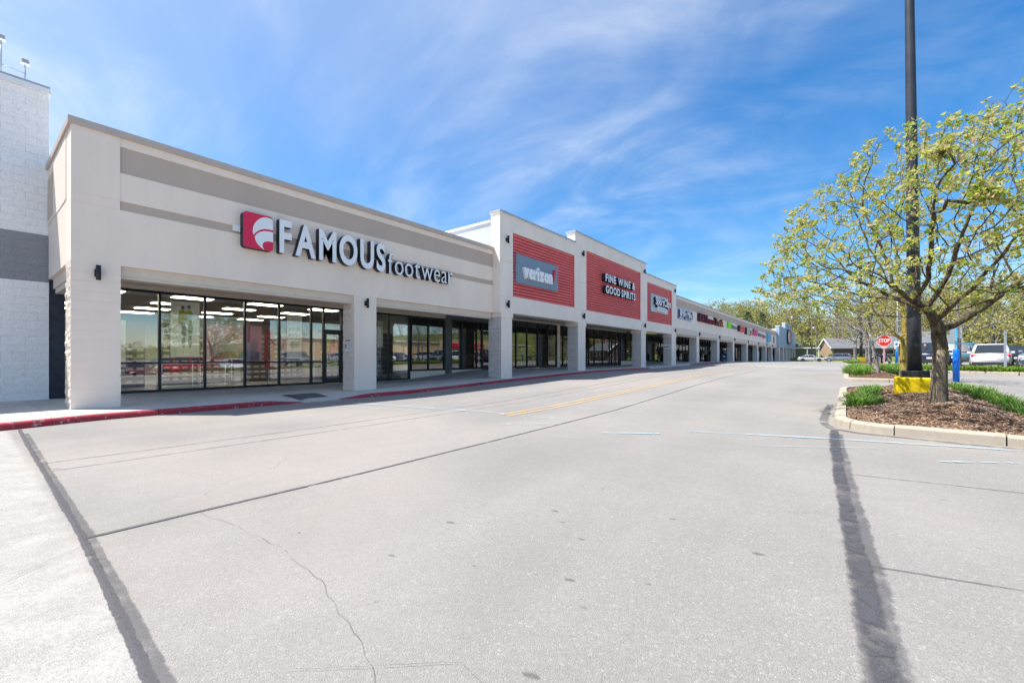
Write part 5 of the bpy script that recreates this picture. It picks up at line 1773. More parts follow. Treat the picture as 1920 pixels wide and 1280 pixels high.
lamp_post(1.05, 56.4, zm3(1.05, 56.4), 'black lamp post far back on the third island', 10, (0, 0), .13, .09)

# ------------------------------------------------------------------ bollards and signs
SIGNBACK = mat_plain('sign_back', (0.45, 0.47, 0.50), .4, .5, .05)
def bollard(x, y, label, h=1.16, r=.088, sign_back=True, facing=1):
    t = lthing('sign_bollard', label, 'bollard', (x, y, zroad(x, y)), 'blue sign bollards')
    m = MB(); m.tube([(0, 0, -.02), (0, 0, h - .03), (0, 0, h)], [r, r, r * .8], 20); m.build('sleeve', BLUE, t)
    MB().box(-.026, .026, -.026, .026, h, h + 1.0).build('post', LBLUE, t)
    for k in range(9):
        MB().box(-.008, .008, -.0275, -.0262, h + .08 + k * .1, h + .105 + k * .1).build('hole', SIGNSIDE, t)
    s = MB(); s.prism(rrect_c(.31, .46, .03), 'y', .03 * facing, .03 * facing + .004)
    p = s.build('sign_plate', SIGNBACK if sign_back else WHITE, t)
    p.location = (0, 0, h + .62)
    if not sign_back:
        q = MB().box(-.09, .09, -.037, -.0345, -.12, .1).build('symbol', C_BLUE, t); q.location = (0, 0, h + .62)
    return t
def rrect_c(w, h, r):
    return [(a - w / 2, b - h / 2) for a, b in rrect(w, h, r, 4)]
bollard(3.02, 21.7, 'bright blue bollard with a sign post right of the near tree')
bollard(3.35, 50.5, 'small blue bollard with a white sign by the stop sign', sign_back=False, facing=-1)
t = lthing('stop_sign', 'red octagonal stop sign on a pinkish post behind the second island', 'sign', (1.98, 39.6, zroad(1.98, 39.6) + .1), rotz=-R(3))
MB().box(-.05, .05, -.03, .03, 0, 2.2).build('post', mat_plain('pink_post', (0.50, 0.27, 0.33), .6), t)
oc = [(.385 * math.cos(R(22.5 + 45 * i)) / math.cos(R(22.5)), .385 * math.sin(R(22.5 + 45 * i)) / math.cos(R(22.5))) for i in range(8)]
m = MB(); m.prism([(a, b + 1.82) for a, b in oc], 'y', -.040, -.034); m.build('rim', WHITE, t)
m = MB(); m.prism([(a * .93, b * .93 + 1.82) for a, b in oc], 'y', -.0435, -.0402); fc = m.build('face', mat_plain('stop_red', (0.62, 0.025, 0.012), .4), t)
word(fc, 'STOP', -.29, .29, 1.69, .26, .0438, .003, [WHITE], .02, .12, dirn='x-')
MB().box(-.15, .15, -.043, -.034, 1.28, 1.41).build('small_plate', mat_plain('faded_plate', (0.72, 0.48, 0.42), .5), t)
t = lthing('sign_post', 'plain grey square post standing before the white car', 'post', (7.25, 37.6, zroad(7, 37)))
MB().box(-.05, .05, -.05, .05, 0, 2.35).build('post', SIGNBACK, t)
MB().box(-.055, .055, -.055, .055, 2.351, 2.38).build('post_cap', SIGNBACK, t)
t = lthing('light_pole', 'slim grey light pole behind the stop sign', 'light pole', (4.6, 68, zroad(4.6, 68)))
MB().tube([(0, 0, 0), (0, 0, 9)], [.11, .06], 8).build('pole', SIGNBACK, t)
MB().bevbox(-.8, .1, -.12, .12, 8.95, 9.1, .03).build('lamp_head', SIGNBACK, t)

# ------------------------------------------------------------------ vehicles
TYRE = mat_plain('tyre_rubber', (0.018, 0.018, 0.02), .85)
RIM = mat_plain('alloy_rim', (0.5, 0.5, 0.52), .3, .8)
CARGLASS = mat_plain('car_glass', (0.025, 0.03, 0.036), .06, 0, .05, spec=.8)
HEADL = mat_plain('head_lamp', (0.75, 0.77, 0.8), .12, .2)
TAILL = mat_plain('tail_lamp', (0.50, 0.008, 0.01), .2)
CHROME = mat_plain('chrome', (0.6, 0.6, 0.62), .15, 1)
DKPLAST = mat_plain('dark_plastic', (0.03, 0.03, 0.032), .6)
def car_paint(name, col): return mat_plain('paint_' + name, col, .28, .15, .02, 1, coat=.8)
KINDS = {
 'sedan': dict(L=4.7, W=1.82, clear=.20, belt=.93, roof=1.45, hood=(.70, .86), trunk=.98, cab=(1.22, 2.05, 3.35, 4.25), wheel=.33, axles=(.9, 3.72)),
 'suv': dict(L=4.7, W=1.88, clear=.25, belt=1.05, roof=1.72, hood=(.88, 1.02), trunk=1.08, cab=(1.15, 1.85, 4.25, 4.66), wheel=.36, axles=(.92, 3.68)),
 'wagon': dict(L=4.75, W=1.85, clear=.22, belt=1.0, roof=1.58, hood=(.80, .95), trunk=1.03, cab=(1.2, 1.95, 4.0, 4.62), wheel=.35, axles=(.92, 3.7)),
 'pickup': dict(L=5.5, W=1.95, clear=.32, belt=1.12, roof=1.82, hood=(1.02, 1.12), trunk=1.12, cab=(1.45, 2.1, 3.55, 3.8), wheel=.40, axles=(1.0, 4.35)),
}
def car(kind, x, y, z, heading, paint, label, group='parked cars'):
    """front of the car points along local +X from the middle; heading turns it"""
    K = KINDS[kind]; L, W = K['L'], K['W']
    t = lthing('parked_car' if kind != 'pickup' else 'pickup_truck', label, 'car' if kind != 'pickup' else 'pickup', (x, y, z), group, heading)
    X = lambda s: L / 2 - s          # s = distance from the front bumper
    c0, c1, c2, c3 = K['cab']
    def top(s):                       # height of the body sides' upper edge / bonnet / boot
        if s < c0: return K['hood'][0] + (K['hood'][1] - K['hood'][0]) * (s / c0) ** .6
        if s < c3: return K['belt']
        return K['trunk'] - .06 * ((s - c3) / max(.1, L - c3)) ** 2
    def half(s):
        e = min(s, L - s)
        return W / 2 * (1 - .16 * (1 - min(1, e / .55)) ** 2)
    m = MB(); S = [0, .06, .2, .45, .8, 1.0, c0, 1.7, 2.1, 2.6, 3.1, 3.5, 3.9, L - .6, L - .25, L - .07, L]
    S = sorted(set([s for s in S if 0 <= s <= L])); rings = []
    for s in S:
        h = half(s); tp = top(s); e = min(s, L - s)
        nose = max(0, 1 - e / .2)
        lo = K['clear'] + .10 * nose; tp2 = tp - .14 * nose
        sec = [(0, lo), (h * .8, lo), (h * .96, lo + .08), (h, lo + .25), (h * (1 - .0), (lo + tp2) / 2), (h * .985, tp2 - .14), (h * .93, tp2 - .04), (h * .8, tp2), (0, tp2 + .025)]
        full = [(yy, zz_) for yy, zz_ in sec] + [(-yy, zz_) for yy, zz_ in sec[-2:0:-1]]
        rings.append([(X(s), yy, zz_) for yy, zz_ in full])
    n = len(rings[0]); vs = [v for r in rings for v in r]; fs = []
    for i in range(len(rings) - 1):
        for k in range(n):
            j = (k + 1) % n
            fs.append((i * n + k, i * n + j, (i + 1) * n + j, (i + 1) * n + k))
    fs.append(tuple(range(n - 1, -1, -1))); b = (len(rings) - 1) * n; fs.append(tuple(b + k for k in range(n)))
    m.add(vs, fs, 0, True)
    body = m.build('body', paint, t)
    # cabin: glass house with painted roof and pillars
    bz, rz = K['belt'] - .03, K['roof']; hb_ = W / 2 * .90; ht = W / 2 * .70
    m = MB()
    lower = [(X(c0), hb_ * .92), (X(c0 + .45), hb_), (X(c2 + .1), hb_), (X(c3), hb_ * .9)]
    upper = [(X(c1), ht * .95), (X(c1 + .35), ht), (X(c2 - .15), ht), (X(c2), ht * .93)]
    vs = [(a, b_, bz) for a, b_ in lower] + [(a, b_, rz - .05) for a, b_ in upper] + [(a, -b_, bz) for a, b_ in lower] + [(a, -b_, rz - .05) for a, b_ in upper]
    fs = [(0, 1, 5, 4), (1, 2, 6, 5), (2, 3, 7, 6), (9, 8, 12, 13), (10, 9, 13, 14), (11, 10, 14, 15), (8, 0, 4, 12), (3, 11, 15, 7)]
    m.add(vs, fs, 0)
    m.build('window_glass', CARGLASS, t)
    rf = MB(); vs = []
    for f, zz_ in ((1.0, rz - .055), (.97, rz - .02), (.8, rz + .01)):
        for a, b_ in upper + [(q[0], -q[1]) for q in upper[::-1]]:
            cx_ = (upper[0][0] + upper[-1][0]) / 2
            vs.append((cx_ + (a - cx_) * (1.02 if f == 1 else f), b_ * f * 1.02, zz_))
    fs = [(k + i, k + (i + 1) % 8, k + 8 + (i + 1) % 8, k + 8 + i) for k in (0, 8) for i in range(8)] + [tuple(range(16, 24))]
    rf.add(vs, fs, 0, True); rf.build('roof', paint, t)
    pm = MB()
    for sg in (1, -1):
        for (lo_, up) in ((0, 0), (2, 2), (3, 3)):
            a = Vector((lower[lo_][0], lower[lo_][1] * sg, bz)); b_ = Vector((upper[up][0], upper[up][1] * sg, rz - .05))
            pm.tube([a, b_], .045, 5)
        mid = (X((c1 + c2) / 2 + .05))
        pm.tube([(mid, hb_ * sg, bz), (mid, ht * sg, rz - .05)], .04, 5)
    pm.build('pillars', paint, t)
    if kind == 'pickup':
        MB().box(X(L - .08), X(c3 + .1), -W / 2 * .84, W / 2 * .84, 1.0, 1.135).build('bed', DKPLAST, t)
    for ax in K['axles']:
        for sg in (1, -1):
            r = K['wheel']; yy = sg * (W / 2 - .10)
            wv = MB(); wv.tube([(X(ax), yy - .11, r), (X(ax), yy + .11, r)], r, 20); w = wv.build('wheel', TYRE, t)
            rv = MB(); o_ = sg * .112; rv.tube([(X(ax), yy + o_, r), (X(ax), yy + o_ + sg * .012, r)], r * .66, 16); rv.build('rim', RIM, w)
            av = MB(); av.tube([(X(ax), yy - .16, r + .02), (X(ax), yy + .092, r + .02)], r * 1.16, 20); av.build('wheel_arch', DKPLAST, t)
    hz_ = K['hood'][0] - .16
    for sg in (1, -1):
        MB().bevbox(X(.30), X(.03), min(sg * W * .27, sg * W * .44), max(sg * W * .27, sg * W * .44), hz_ - .02, hz_ + .12, .02).build('headlight', HEADL, t)
        MB().bevbox(X(L - .005), X(L - .26), min(sg * W * .22, sg * W * .46), max(sg * W * .22, sg * W * .46), K['trunk'] - .26, K['trunk'] - .14, .015).build('taillight', TAILL, t)
        MB().bevbox(X(c0 + .55), X(c0 + .40), min(sg * (W / 2 - .02), sg * (W / 2 + .17)), max(sg * (W / 2 - .02), sg * (W / 2 + .17)), K['belt'] - .02, K['belt'] + .12, .02).build('mirror', paint, t)
    MB().bevbox(X(.12), X(-.015), -W * .22, W * .22, hz_ - .22, hz_ + .03, .02).build('grille', DKPLAST, t)
    MB().box(X(L + .012), X(L - .1), -.26, .26, K['clear'] + .30, K['clear'] + .42).build('number_plate', WHITE, t)
    MB().bevbox(X(L + .01), X(L - .2), -W * .44, W * .44, K['clear'] + .02, K['clear'] + .20, .03).build('rear_bumper', DKPLAST, t)
    return t
P_WHITE = car_paint('white', (.80, .80, .80)); P_NAVY = car_paint('navy', (.015, .025, .06)); P_TEAL = car_paint('teal', (.10, .20, .24))
P_GREY = car_paint('grey_blue', (.16, .19, .25)); P_SILVER = car_paint('silver', (.45, .46, .48)); P_RED = car_paint('red', (.50, .012, .012))
P_MAROON = car_paint('maroon', (.12, .012, .02)); P_BLACK = car_paint('black', (.014, .014, .016)); P_SLATE = car_paint('slate', (.20, .22, .28))
def on_road(x, y): return zroad(x, y) + .004
HD = R(90)
car('wagon', 7.55, 42.6, on_road(7.5, 42), R(80), P_WHITE, 'white car seen from behind beyond the green hedge')
car('suv', 7.2, 48.5, on_road(7.2, 48), R(70), P_TEAL, 'teal car partly hidden behind the white one')
car('suv', 4.95, 45.0, on_road(5, 45), R(84), P_NAVY, 'dark navy car behind the blue bollard')
car('suv', 9.55, 40.2, on_road(9.5, 40), R(-112), P_GREY, 'grey blue car facing the camera at the right frame edge')
car('sedan', 9.9, 49, on_road(10, 49), R(84), P_BLACK, 'black car in the second row behind the white one')
car('sedan', -6.2, 111, on_road(-6, 111), R(0), P_SILVER, 'silver car parked side on at the far end of the road, left one')
car('suv', -1.7, 112.5, on_road(-2, 112), R(180), P_SLATE, 'slate coloured car at the far end of the road, right one')
# cars beside the camera that show only in the windows
G2 = 'cars seen reflected in the shop windows'
car('wagon', 13.0, 6.6, on_road(13, 6.6), R(180), P_SILVER, 'silver car reflected in the first window of the corner shop', G2)
car('sedan', 13.2, 9.1, on_road(13, 9), R(180), P_MAROON, 'maroon car reflected beside the silver one', G2)
car('suv', 14.0, 11.4, on_road(14, 11), R(180), P_BLACK, 'black car reflected beside the maroon one', G2)
car('pickup', 11.2, 12.3, on_road(11, 12), R(-130), P_RED, 'red pickup reflected in the second window of the corner shop', G2)
car('sedan', 15.5, 17.5, on_road(15, 17), R(180), P_WHITE, 'white car reflected below the pink poster', G2)
car('suv', 16, 24, on_road(16, 24), R(180), P_GREY, 'grey car reflected in the shop door', G2)
car('sedan', 17, 30, on_road(17, 30), R(180), P_SILVER, 'silver saloon reflected past the second column', G2)
car('suv', 17, 36, on_road(17, 36), R(180), P_WHITE, 'white tall car reflected in the knee wall window', G2)
car('sedan', 17, 39, on_road(17, 39), R(180), P_NAVY, 'navy saloon reflected in the knee wall window', G2)
car('wagon', 20, 47, on_road(20, 47), R(180), P_WHITE, 'white wagon reflected in the window of the first red panelled shop', G2)
car('sedan', 20, 52, on_road(20, 52), R(180), P_BLACK, 'black saloon reflected in the window of the first red panelled shop', G2)
sph = [(9.5 + rng_.gauss(0, .3), 14 + i * .55, .5) for i in range(60)]
grass('reflected_hedge', 'green strip in the car park seen in the shop windows', sph, zroad, 40, (.3, .55), HEDGE, .03, 'hedge', 13, .9, 3)

# store across the car park, tan, seen in the glass
ts = thing('opposite_store', 'long tan store across the car park seen in the shop windows', 'building', (95, 120, 0))
TANW = mat_stucco('tan_store_wall', (0.62, 0.46, 0.27), .06, .1, 30)
MB().box(95, 125, 62, 215, -.8, 7.0).build('wall', TANW, ts)
MB().box(94.6, 95, 118, 150, -.8, 8.6).build('entrance_wall', TANW, ts)
MB().box(94.5, 125.2, 61.8, 215.2, 7.0, 7.3).build('coping', COPE_W, ts)
MB().box(94.4, 94.59, 128, 142, -.8, 3.2).build('entrance_glass', CARGLASS, ts)
MB().bevbox(94.2, 94.59, 124, 144, 5.0, 7.2, .1).build('red_sign', SIGNRED, ts)

# ------------------------------------------------------------------ motorcycles
def motorcycle(x, y, rot, label, paint):
    t = lthing('motorcycle', label, 'motorcycle', (x, y, zroad(x, y) + .004), 'motorcycles by the stop sign', rot)
    for cx_ in (-.72, .74):
        w = MB(); pts = [(cx_ + .27 * math.cos(R(a)), 0, .32 + .27 * math.sin(R(a))) for a in range(0, 361, 20)]
        w.tube(pts, .055, 8, False); w_ = w.build('wheel', TYRE, t)
        MB().tube([(cx_, -.03, .32), (cx_, .03, .32)], .17, 14).build('rim', RIM, w_)
    MB().ellip((.16, 0, .80), (.30, .15, .14)).build('fuel_tank', paint, t)
    m = MB(); m.ellip((-.30, 0, .72), (.34, .15, .08)); m.build('seat', TYRE, t)
    MB().bevbox(-.16, .24, -.15, .15, .25, .62, .05).build('engine', CHROME, t)
    m = MB(); m.tube([(.2, 0, .85), (-.5, 0, .6), (-.72, 0, .32)], .03, 6); m.tube([(.35, 0, .8), (.2, 0, .3), (-.3, 0, .28), (-.72, 0, .32)], .03, 6); m.build('frame', BLACK, t)
    m = MB()
    for s_ in (-.08, .08): m.tube([(.74, s_, .32), (.5, s_, .92)], .025, 6)
    m.build('fork', CHROME, t)
    m = MB(); m.tube([(.28, -.38, 1.05), (.42, -.25, 1.06), (.48, 0, .98), (.42, .25, 1.06), (.28, .38, 1.05)], .018, 6); m.build('handlebar', BLACK, t)
    MB().ellip((.62, 0, .88), (.09, .10, .10)).build('headlight', HEADL, t)
    m = MB(); m.tube([(.1, -.17, .3), (-.3, -.2, .25), (-.95, -.2, .3)], .045, 8); m.build('exhaust', CHROME, t)
    m = MB(); m.tube([(-.72 + .36 * math.cos(R(a)), 0, .32 + .36 * math.sin(R(a))) for a in range(30, 190, 20)], .07, 6); m.build('rear_fender', paint, t)
    return t
motorcycle(2.1, 50, R(-120), 'dark motorcycle left of the stop sign post', P_BLACK)
motorcycle(2.75, 51.5, R(-110), 'black and silver motorcycle right of the stop sign post', P_NAVY)

# ------------------------------------------------------------------ people
SKIN = mat_plain('skin', (0.50, 0.30, 0.22), .6); HAIR = mat_plain('dark_hair', (0.03, 0.02, 0.016), .7)
JACK = mat_plain('navy_jacket', (0.02, 0.026, 0.05), .8); TROU = mat_plain('dark_trousers', (0.018, 0.02, 0.028), .8)
GREYT = mat_plain('grey_shirt', (0.12, 0.125, 0.14), .8); SHOE = mat_plain('shoe_black', (0.02, 0.02, 0.02), .5)
def person(x, y, z, rot, label, top_m, leg_m, height=1.72, lean=0.0, stride=.12, arm=(.1, .15), sit=False, cap_m=None):
    """one continuous skinned body; local +X is the way the person faces"""
    k = height / 1.75
    V = []; E = []; Rr = []; Z = []
    def v(p, r, zone, par=None):
        V.append(Vector(p) * k); Rr.append(r * k); Z.append(zone)
        if par is not None: E.append((par, len(V) - 1))
        return len(V) - 1
    hip = .93 if not sit else .48
    l = lean
    pel = v((0, 0, hip), (.15), 1)
    wa = v((l * .25, 0, hip + .18), .135, 0, pel); ch = v((l * .6, 0, hip + .38), .16, 0, wa); sh = v((l * .85, 0, hip + .52), .12, 0, ch)
    nk = v((l * .95, 0, hip + .60), .058, 2, sh); hd = v((l * 1.05 + .015, 0, hip + .70), .092, 2, nk); ht_ = v((l * 1.08 + .01, 0, hip + .79), .075, 2, hd)
    v((l * 1.05 + .10, 0, hip + .69), .018, 2, hd)      # nose
    for s_ in (1, -1):
        v((l * 1.05 + .005, s_ * .088, hip + .70), .018, 2, hd)      # ears
        S = v((l * .85, s_ * .17, hip + .50), .075, 0, sh)
        el = v((l * .85 + arm[0] * (.4 if s_ > 0 else 1) - .02, s_ * .235, hip + .24), .052, 0, S)
        wr = v((l * .85 + arm[1] * (1 if s_ > 0 else .5) + .03, s_ * .22, hip + .01), .036, 0, el)
        pa = v((l * .85 + arm[1] * (1 if s_ > 0 else .5) + .045, s_ * .215, hip - .07), .034, 2, wr)
        for q, (fx, fl) in enumerate(((-.03, .07), (-.01, .085), (.012, .08), (.03, .065))):
            a = v((V[pa].x / k + fx, s_ * .212, hip - .07 - fl * .6), .010, 2, pa); v((V[pa].x / k + fx + .008, s_ * .205, hip - .07 - fl), .009, 2, a)
        v((V[pa].x / k + .045, s_ * .20, hip - .09), .011, 2, pa)
        st = stride * s_
        H = v((0, s_ * .095, hip - .07), .105, 1, pel)
        if sit:
            kn = v((.42, s_ * .12, .48), .07, 1, H); an = v((.40, s_ * .12, .09), .045, 1, kn)
        else:
            kn = v((st * .55 + .02, s_ * .10, .50), .068, 1, H); an = v((st, s_ * .10, .09), .045, 1, kn)
        he = v((V[an].x / k - .04, s_ * .10, .05), .042, 3, an); v((V[an].x / k + .17, s_ * .115, .035), .036, 3, he)
    me = bpy.data.meshes.new('person_skeleton')
    me.from_pydata(V, E, [])
    ob = bpy.data.objects.new('person_skeleton', me); COL.objects.link(ob)
    md = ob.modifiers.new('skin', 'SKIN'); md.use_smooth_shade = True
    for i, sv in enumerate(me.skin_vertices[0].data):
        sv.radius = (Rr[i], Rr[i] * (.78 if Z[i] == 0 and Rr[i] > .1 * k else 1.0)); sv.use_root = (i == 0)
    ob.modifiers.new('sub', 'SUBSURF').levels = 1
    dg = bpy.context.evaluated_depsgraph_get()
    bme = bpy.data.meshes.new_from_object(ob.evaluated_get(dg))
    bpy.data.objects.remove(ob)
    bme.materials.clear()
    for m_ in (top_m, leg_m, SKIN, SHOE): bme.materials.append(m_)
    for p in bme.polygons:
        c = p.center
        best = min(((c - V[i]).length - Rr[i] * .6, Z[i]) for i in range(len(V)))
        p.material_index = best[1]; p.use_smooth = True
    t = lthing('person', label, 'person', (x, y, z), None, rot)
    bo = bpy.data.objects.new('body', bme); COL.objects.link(bo); bo.parent = t
    hx = l * 1.07 * k
    hm = MB(); hm.ellip((hx - .022 * k, 0, (hip + .755) * k), (.098 * k, .092 * k, .092 * k)); hm.build('hair' if not cap_m else 'cap', cap_m or HAIR, t)
    return t
person(-15.75, 45.5, zwalk(-15.7, 45.5), R(150), 'person in a navy jacket at the glass door under the smallest red panel', JACK, TROU, 1.74, .16, .16)
person(-15.6, 61.2, zwalk(-15.6, 61.2), R(30), 'person in dark clothes standing behind a column of the far row', GREYT, TROU, 1.7, .03, .1)
person(-14.9, 63.6, zwalk(-14.9, 63.6), R(-100), 'person leaning behind the black litter bin of the far row', JACK, GREYT, 1.7, .2, .1)
person(4.05, 43.2, zroad(4, 43), R(-118), 'person in dark clothes between lamp post and tree trunk, left of the pair', GREYT, TROU, 1.70, 0, .05)
person(4.42, 43.0, zroad(4.4, 43), R(-115), 'person in black between lamp post and tree trunk, right of the pair', JACK, TROU, 1.69, 0, .05)

# ------------------------------------------------------------------ small things along the walk
def bin_(x, y, label, h=.95, w=.34):
    t = lthing('litter_bin', label, 'bin', (x, y, zwalk(x, y)), 'black litter bins on the walkway')
    m = MB()
    m.tube([(0, 0, 0), (0, 0, h * .8), (0, 0, h * .82)], [w * .82, w, w * .96], 8, smooth=False); m.build('bin', BLACK, t)
    m = MB(); m.tube([(0, 0, h * .82), (0, 0, h * .9), (0, 0, h)], [w * 1.04, w * 1.04, w * .5], 8, smooth=False); m.build('lid', DKPLAST, t)
    return t
bin_(-14.75, 51.6, 'black litter bin in the first bay of the far row')
bin_(-14.2, 58.5, 'black litter bin in the second bay of the far row')
bin_(-14.1, 82, 'black litter bin farther along the far row')
t = lthing('mail_box', 'blue rounded mail box on legs before a column of the far row', 'mail box', (-13.45, 65.0, zwalk(-13.4, 65)), rotz=R(-90))
m = MB(); prof = [(-.28, .25), (.28, .25), (.28, .95)] + [(.28 * math.cos(R(a)), .95 + .28 * math.sin(R(a))) for a in range(15, 180, 15)] + [(-.28, .95)]
MBLUE = mat_plain('mail_blue', (0.01, 0.05, 0.14), .45)
m.prism([(a, b) for a, b in prof], 'x', -.27, .27); m.build('box', MBLUE, t)
for a in (-.22, .22):
    for b in (-.22, .22): MB().box(a - .03, a + .03, b - .03, b + .03, 0, .251).build('leg', MBLUE, t)
MB().box(.271, .276, -.16, .16, .62, .80).build('sticker', WHITE, t)
MB().box(-.22, .22, .281, .3, .9, 1.1).build('chute', MBLUE, t)
def merch(x, y, label, w, h, d=.7):
    t = lthing('ice_chest', label, 'ice chest', (x, y, zwalk(x, y)), 'white ice chests on the walkway')
    MB().bevbox(-d / 2, d / 2, -w / 2, w / 2, .06, h, .03).build('cabinet', WHITE, t)
    MB().bevbox(d / 2 + .001, d / 2 + .04, -w / 2 + .05, w / 2 - .05, .25, h - .15, .01).build('door', mat_plain('ice_door', (.55, .65, .80), .4), t)
    MB().box(-.18, .18, -w / 2 - .006, -w / 2 - .001, h * .55, h * .8).build('label_print', C_BLUE, t)
    for a in (-1, 1): MB().box(-d / 2 + .05, d / 2 - .05, a * (w / 2 - .08) - .03, a * (w / 2 - .08) + .03, 0, .06).build('foot', BLACK, t)
merch(-13.6, 92.0, 'tall white ice cabinet against a column of the far row', 1.0, 1.9)
merch(-13.4, 109, 'low white ice chest before the blue grey end block', 1.8, 1.3)
merch(-13.2, 156, 'white and blue ice chest at the far end shop', 2.6, 1.3)
t = lthing('floor_sign', 'yellow folding floor sign in the far row', 'floor sign', (-14.3, 73.5, zwalk(-14.3, 73.5)))
YP = mat_plain('yellow_plastic', (.75, .62, .02), .5)
for s_ in (-1, 1):
    m = MB(); m.add([(s_ * .22, -.17, 0), (s_ * .22, .17, 0), (s_ * .02, .11, .95), (s_ * .02, -.11, .95), (s_ * .20, -.17, 0), (s_ * .20, .17, 0), (0, .11, .95), (0, -.11, .95)], [(0, 1, 2, 3), (7, 6, 5, 4), (0, 4, 5, 1), (2, 6, 7, 3), (1, 5, 6, 2), (0, 3, 7, 4)]); m.build('panel', YP, t)

# ------------------------------------------------------------------ houses behind the car park
def mat_brick(name, a, b, mortar):
    t = NT(name); p = t.pos()
    br = t.node('ShaderNodeTexBrick'); br.inputs['Scale'].default_value = 1.0
    br.inputs['Brick Width'].default_value = .24; br.inputs['Row Height'].default_value = .08; br.inputs['Mortar Size'].default_value = .008
    br.inputs['Color1'].default_value = (*a, 1); br.inputs['Color2'].default_value = (*b, 1); br.inputs['Mortar'].default_value = (*mortar, 1)
    s3 = t.node('ShaderNodeSeparateXYZ'); t.link(p, s3.inputs[0]); cz = t.node('ShaderNodeCombineXYZ')
    t.link(t.math('ADD', s3.outputs[0], s3.outputs[1]), cz.inputs[0]); t.link(s3.outputs[2], cz.inputs[1]); t.link(cz.outputs[0], br.inputs['Vector'])
    t.base(br.outputs[0]); t.set(Roughness=.9)
    return t.m
BRICK = mat_brick('tan_brick', (.42, .27, .16), (.34, .21, .13), (.4, .36, .3)); BRICKR = mat_brick('red_brick', (.30, .11, .08), (.24, .09, .07), (.35, .3, .28))
SHINGLE = mat_plain('grey_shingle', (.15, .155, .165), .9, 0, .12, 2, bump=.4, bscale=8)
BROWN = mat_plain('brown_siding', (.12, .09, .075), .85, 0, .1)
def gable_house(name, label, x, y, z, rot, L, Wd, wall_h, roof_h, wallm, frontm, win=()):
    t = lthing(name, label, 'house', (x, y, z), None, rot)
    w2 = Wd / 2
    m = MB(); m.prism([(-w2, 0), (w2, 0), (w2, wall_h), (0, wall_h + roof_h), (-w2, wall_h)], 'x', 0, L); m.build('wall', wallm, t)
    MB().box(.3, L - .3, -w2 - .02, -w2 - .001, .9, wall_h - .02).build('siding', frontm, t)
    r = MB(); o = .55; th = .16; sl = roof_h / w2
    for s_ in (-1, 1):
        pts = [(0, wall_h + roof_h + .02), (s_ * (w2 + o), wall_h - o * sl + .02), (s_ * (w2 + o), wall_h - o * sl + .02 + th), (0, wall_h + roof_h + .02 + th)]
        r.prism(pts, 'x', -.5, L + .5)
    rf_ = r.build('roof', SHINGLE, t)
    tr = MB()
    for s_ in (-1, 1):
        tr.prism([(0, wall_h + roof_h - .12), (s_ * (w2 + o), wall_h - o * sl - .12), (s_ * (w2 + o), wall_h - o * sl + .22), (0, wall_h + roof_h + .22)], 'x', -.56, -.505)
    tr.build('gable_trim', WHITE, t)
    MB().box(3, 3.8, -.4, .4, wall_h + roof_h - .4, wall_h + roof_h + 1.1).build('chimney', BRICKR, rf_)
    for (a, b, z0, z1) in win:
        f = MB().box(a - .1, b + .1, -w2 - .06, -w2 - .021, z0 - .1, z1 + .1).build('window', WHITE, t)
        MB().box(a, b, -w2 - .075, -w2 - .061, z0, z1).build('pane', CARGLASS, f)
    return t
hx, hy = -5.0, 152.0
gable_house('brick_house', 'tan brick house with grey gable roof and white trim across the road', hx, hy, zland(hx, hy) - .3, R(22), 20, 8.5, 2.9, 2.6, BRICK, BROWN, ((7, 9.2, 1.1, 2.3), (12, 14, 1.1, 2.3)))
t = gable_house('brown_house', 'second house with a higher grey roof behind the brick one', 8, 166, zland(8, 166), R(20), 16, 9, 3.6, 3.0, BROWN, BROWN, ((4, 6, 1.4, 2.6),))
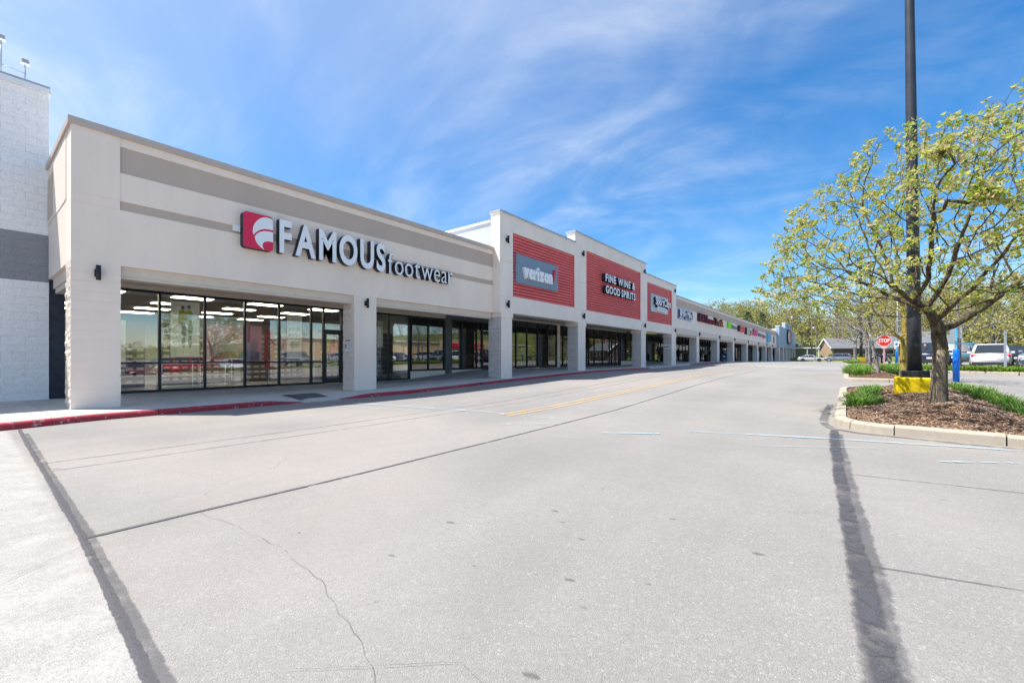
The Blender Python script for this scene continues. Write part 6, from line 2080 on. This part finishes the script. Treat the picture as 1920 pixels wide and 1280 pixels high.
t = gable_house('brown_building', 'low brown building with grey roof right of the stop sign', 7.5, 92, zroad(7.5, 92), R(14), 5.2, 6, 2.5, 1.6, BROWN, BROWN, ((1.2, 2.2, 1.2, 2.0), (3.2, 4.2, 1.2, 2.0)))
t = lthing('white_carport', 'white flat roofed porch left of the brick house', 'carport', (-15.5, 150, zland(-15, 150)), None, R(10))
MB().box(0, 9, -2.5, 3, 2.5, 2.8).build('roof', WHITE, t)
for a in (.2, 3, 6, 8.7): MB().box(a - .08, a + .08, -2.4, -2.24, 0, 2.5).build('post', WHITE, t)
MB().box(.2, 8.8, 2.7, 2.9, 0, 2.5).build('back_wall', mat_plain('pale_blue_wall', (.35, .42, .48), .8), t)
for i, (x, y, s_) in enumerate([(-3.5, 147.5, .9), (-1.5, 148, .7), (2.5, 149, .8), (9.5, 154, .9), (13, 156, .8)]):
    m = MB(); r = random.Random(i)
    for k in range(260):
        d = Vector((r.gauss(0, 1), r.gauss(0, 1), abs(r.gauss(0, 1)))).normalized() * s_ * r.uniform(.6, 1.05); u = Vector((r.gauss(0, 1), r.gauss(0, 1), r.gauss(0, 1))).normalized() * .16; v_ = u.orthogonal().normalized() * .1
        c = d + Vector((0, 0, .1)); m.add([c - u, c + v_, c + u, c - v_], [(0, 1, 2, 3)])
    o = m.build('garden_shrub', HEDGE); o.location = (x, y, zland(x, y)); tag(o, ['round shrub at the gable of the brick house', 'smaller shrub at the gable of the brick house', 'shrub at the corner of the brick house', 'shrub below the first house window', 'shrub at the far end of the brick house'][i], 'shrub', 'shrubs before the brick house')
def utility(x, y, h, label):
    t = lthing('utility_pole', label, 'utility pole', (x, y, zland(x, y) - .2), 'wooden utility poles')
    MB().tube([(0, 0, 0), (0, 0, h)], [.17, .11], 8).build('pole', mat_plain('pole_wood', (.16, .12, .09), .9), t)
    MB().box(-1.1, 1.1, -.07, .07, h - .8, h - .65).build('cross_arm', mat_plain('pole_wood', (.16, .12, .09), .9), t)
    MB().tube([(.35, 0, h - 2.2), (.35, 0, h - 1.4)], .2, 8).build('transformer', SIGNBACK, t)
utility(-7.2, 132, 10.5, 'wooden utility pole before the gable of the brick house')
utility(-14, 158, 14, 'utility pole left of the brick house')
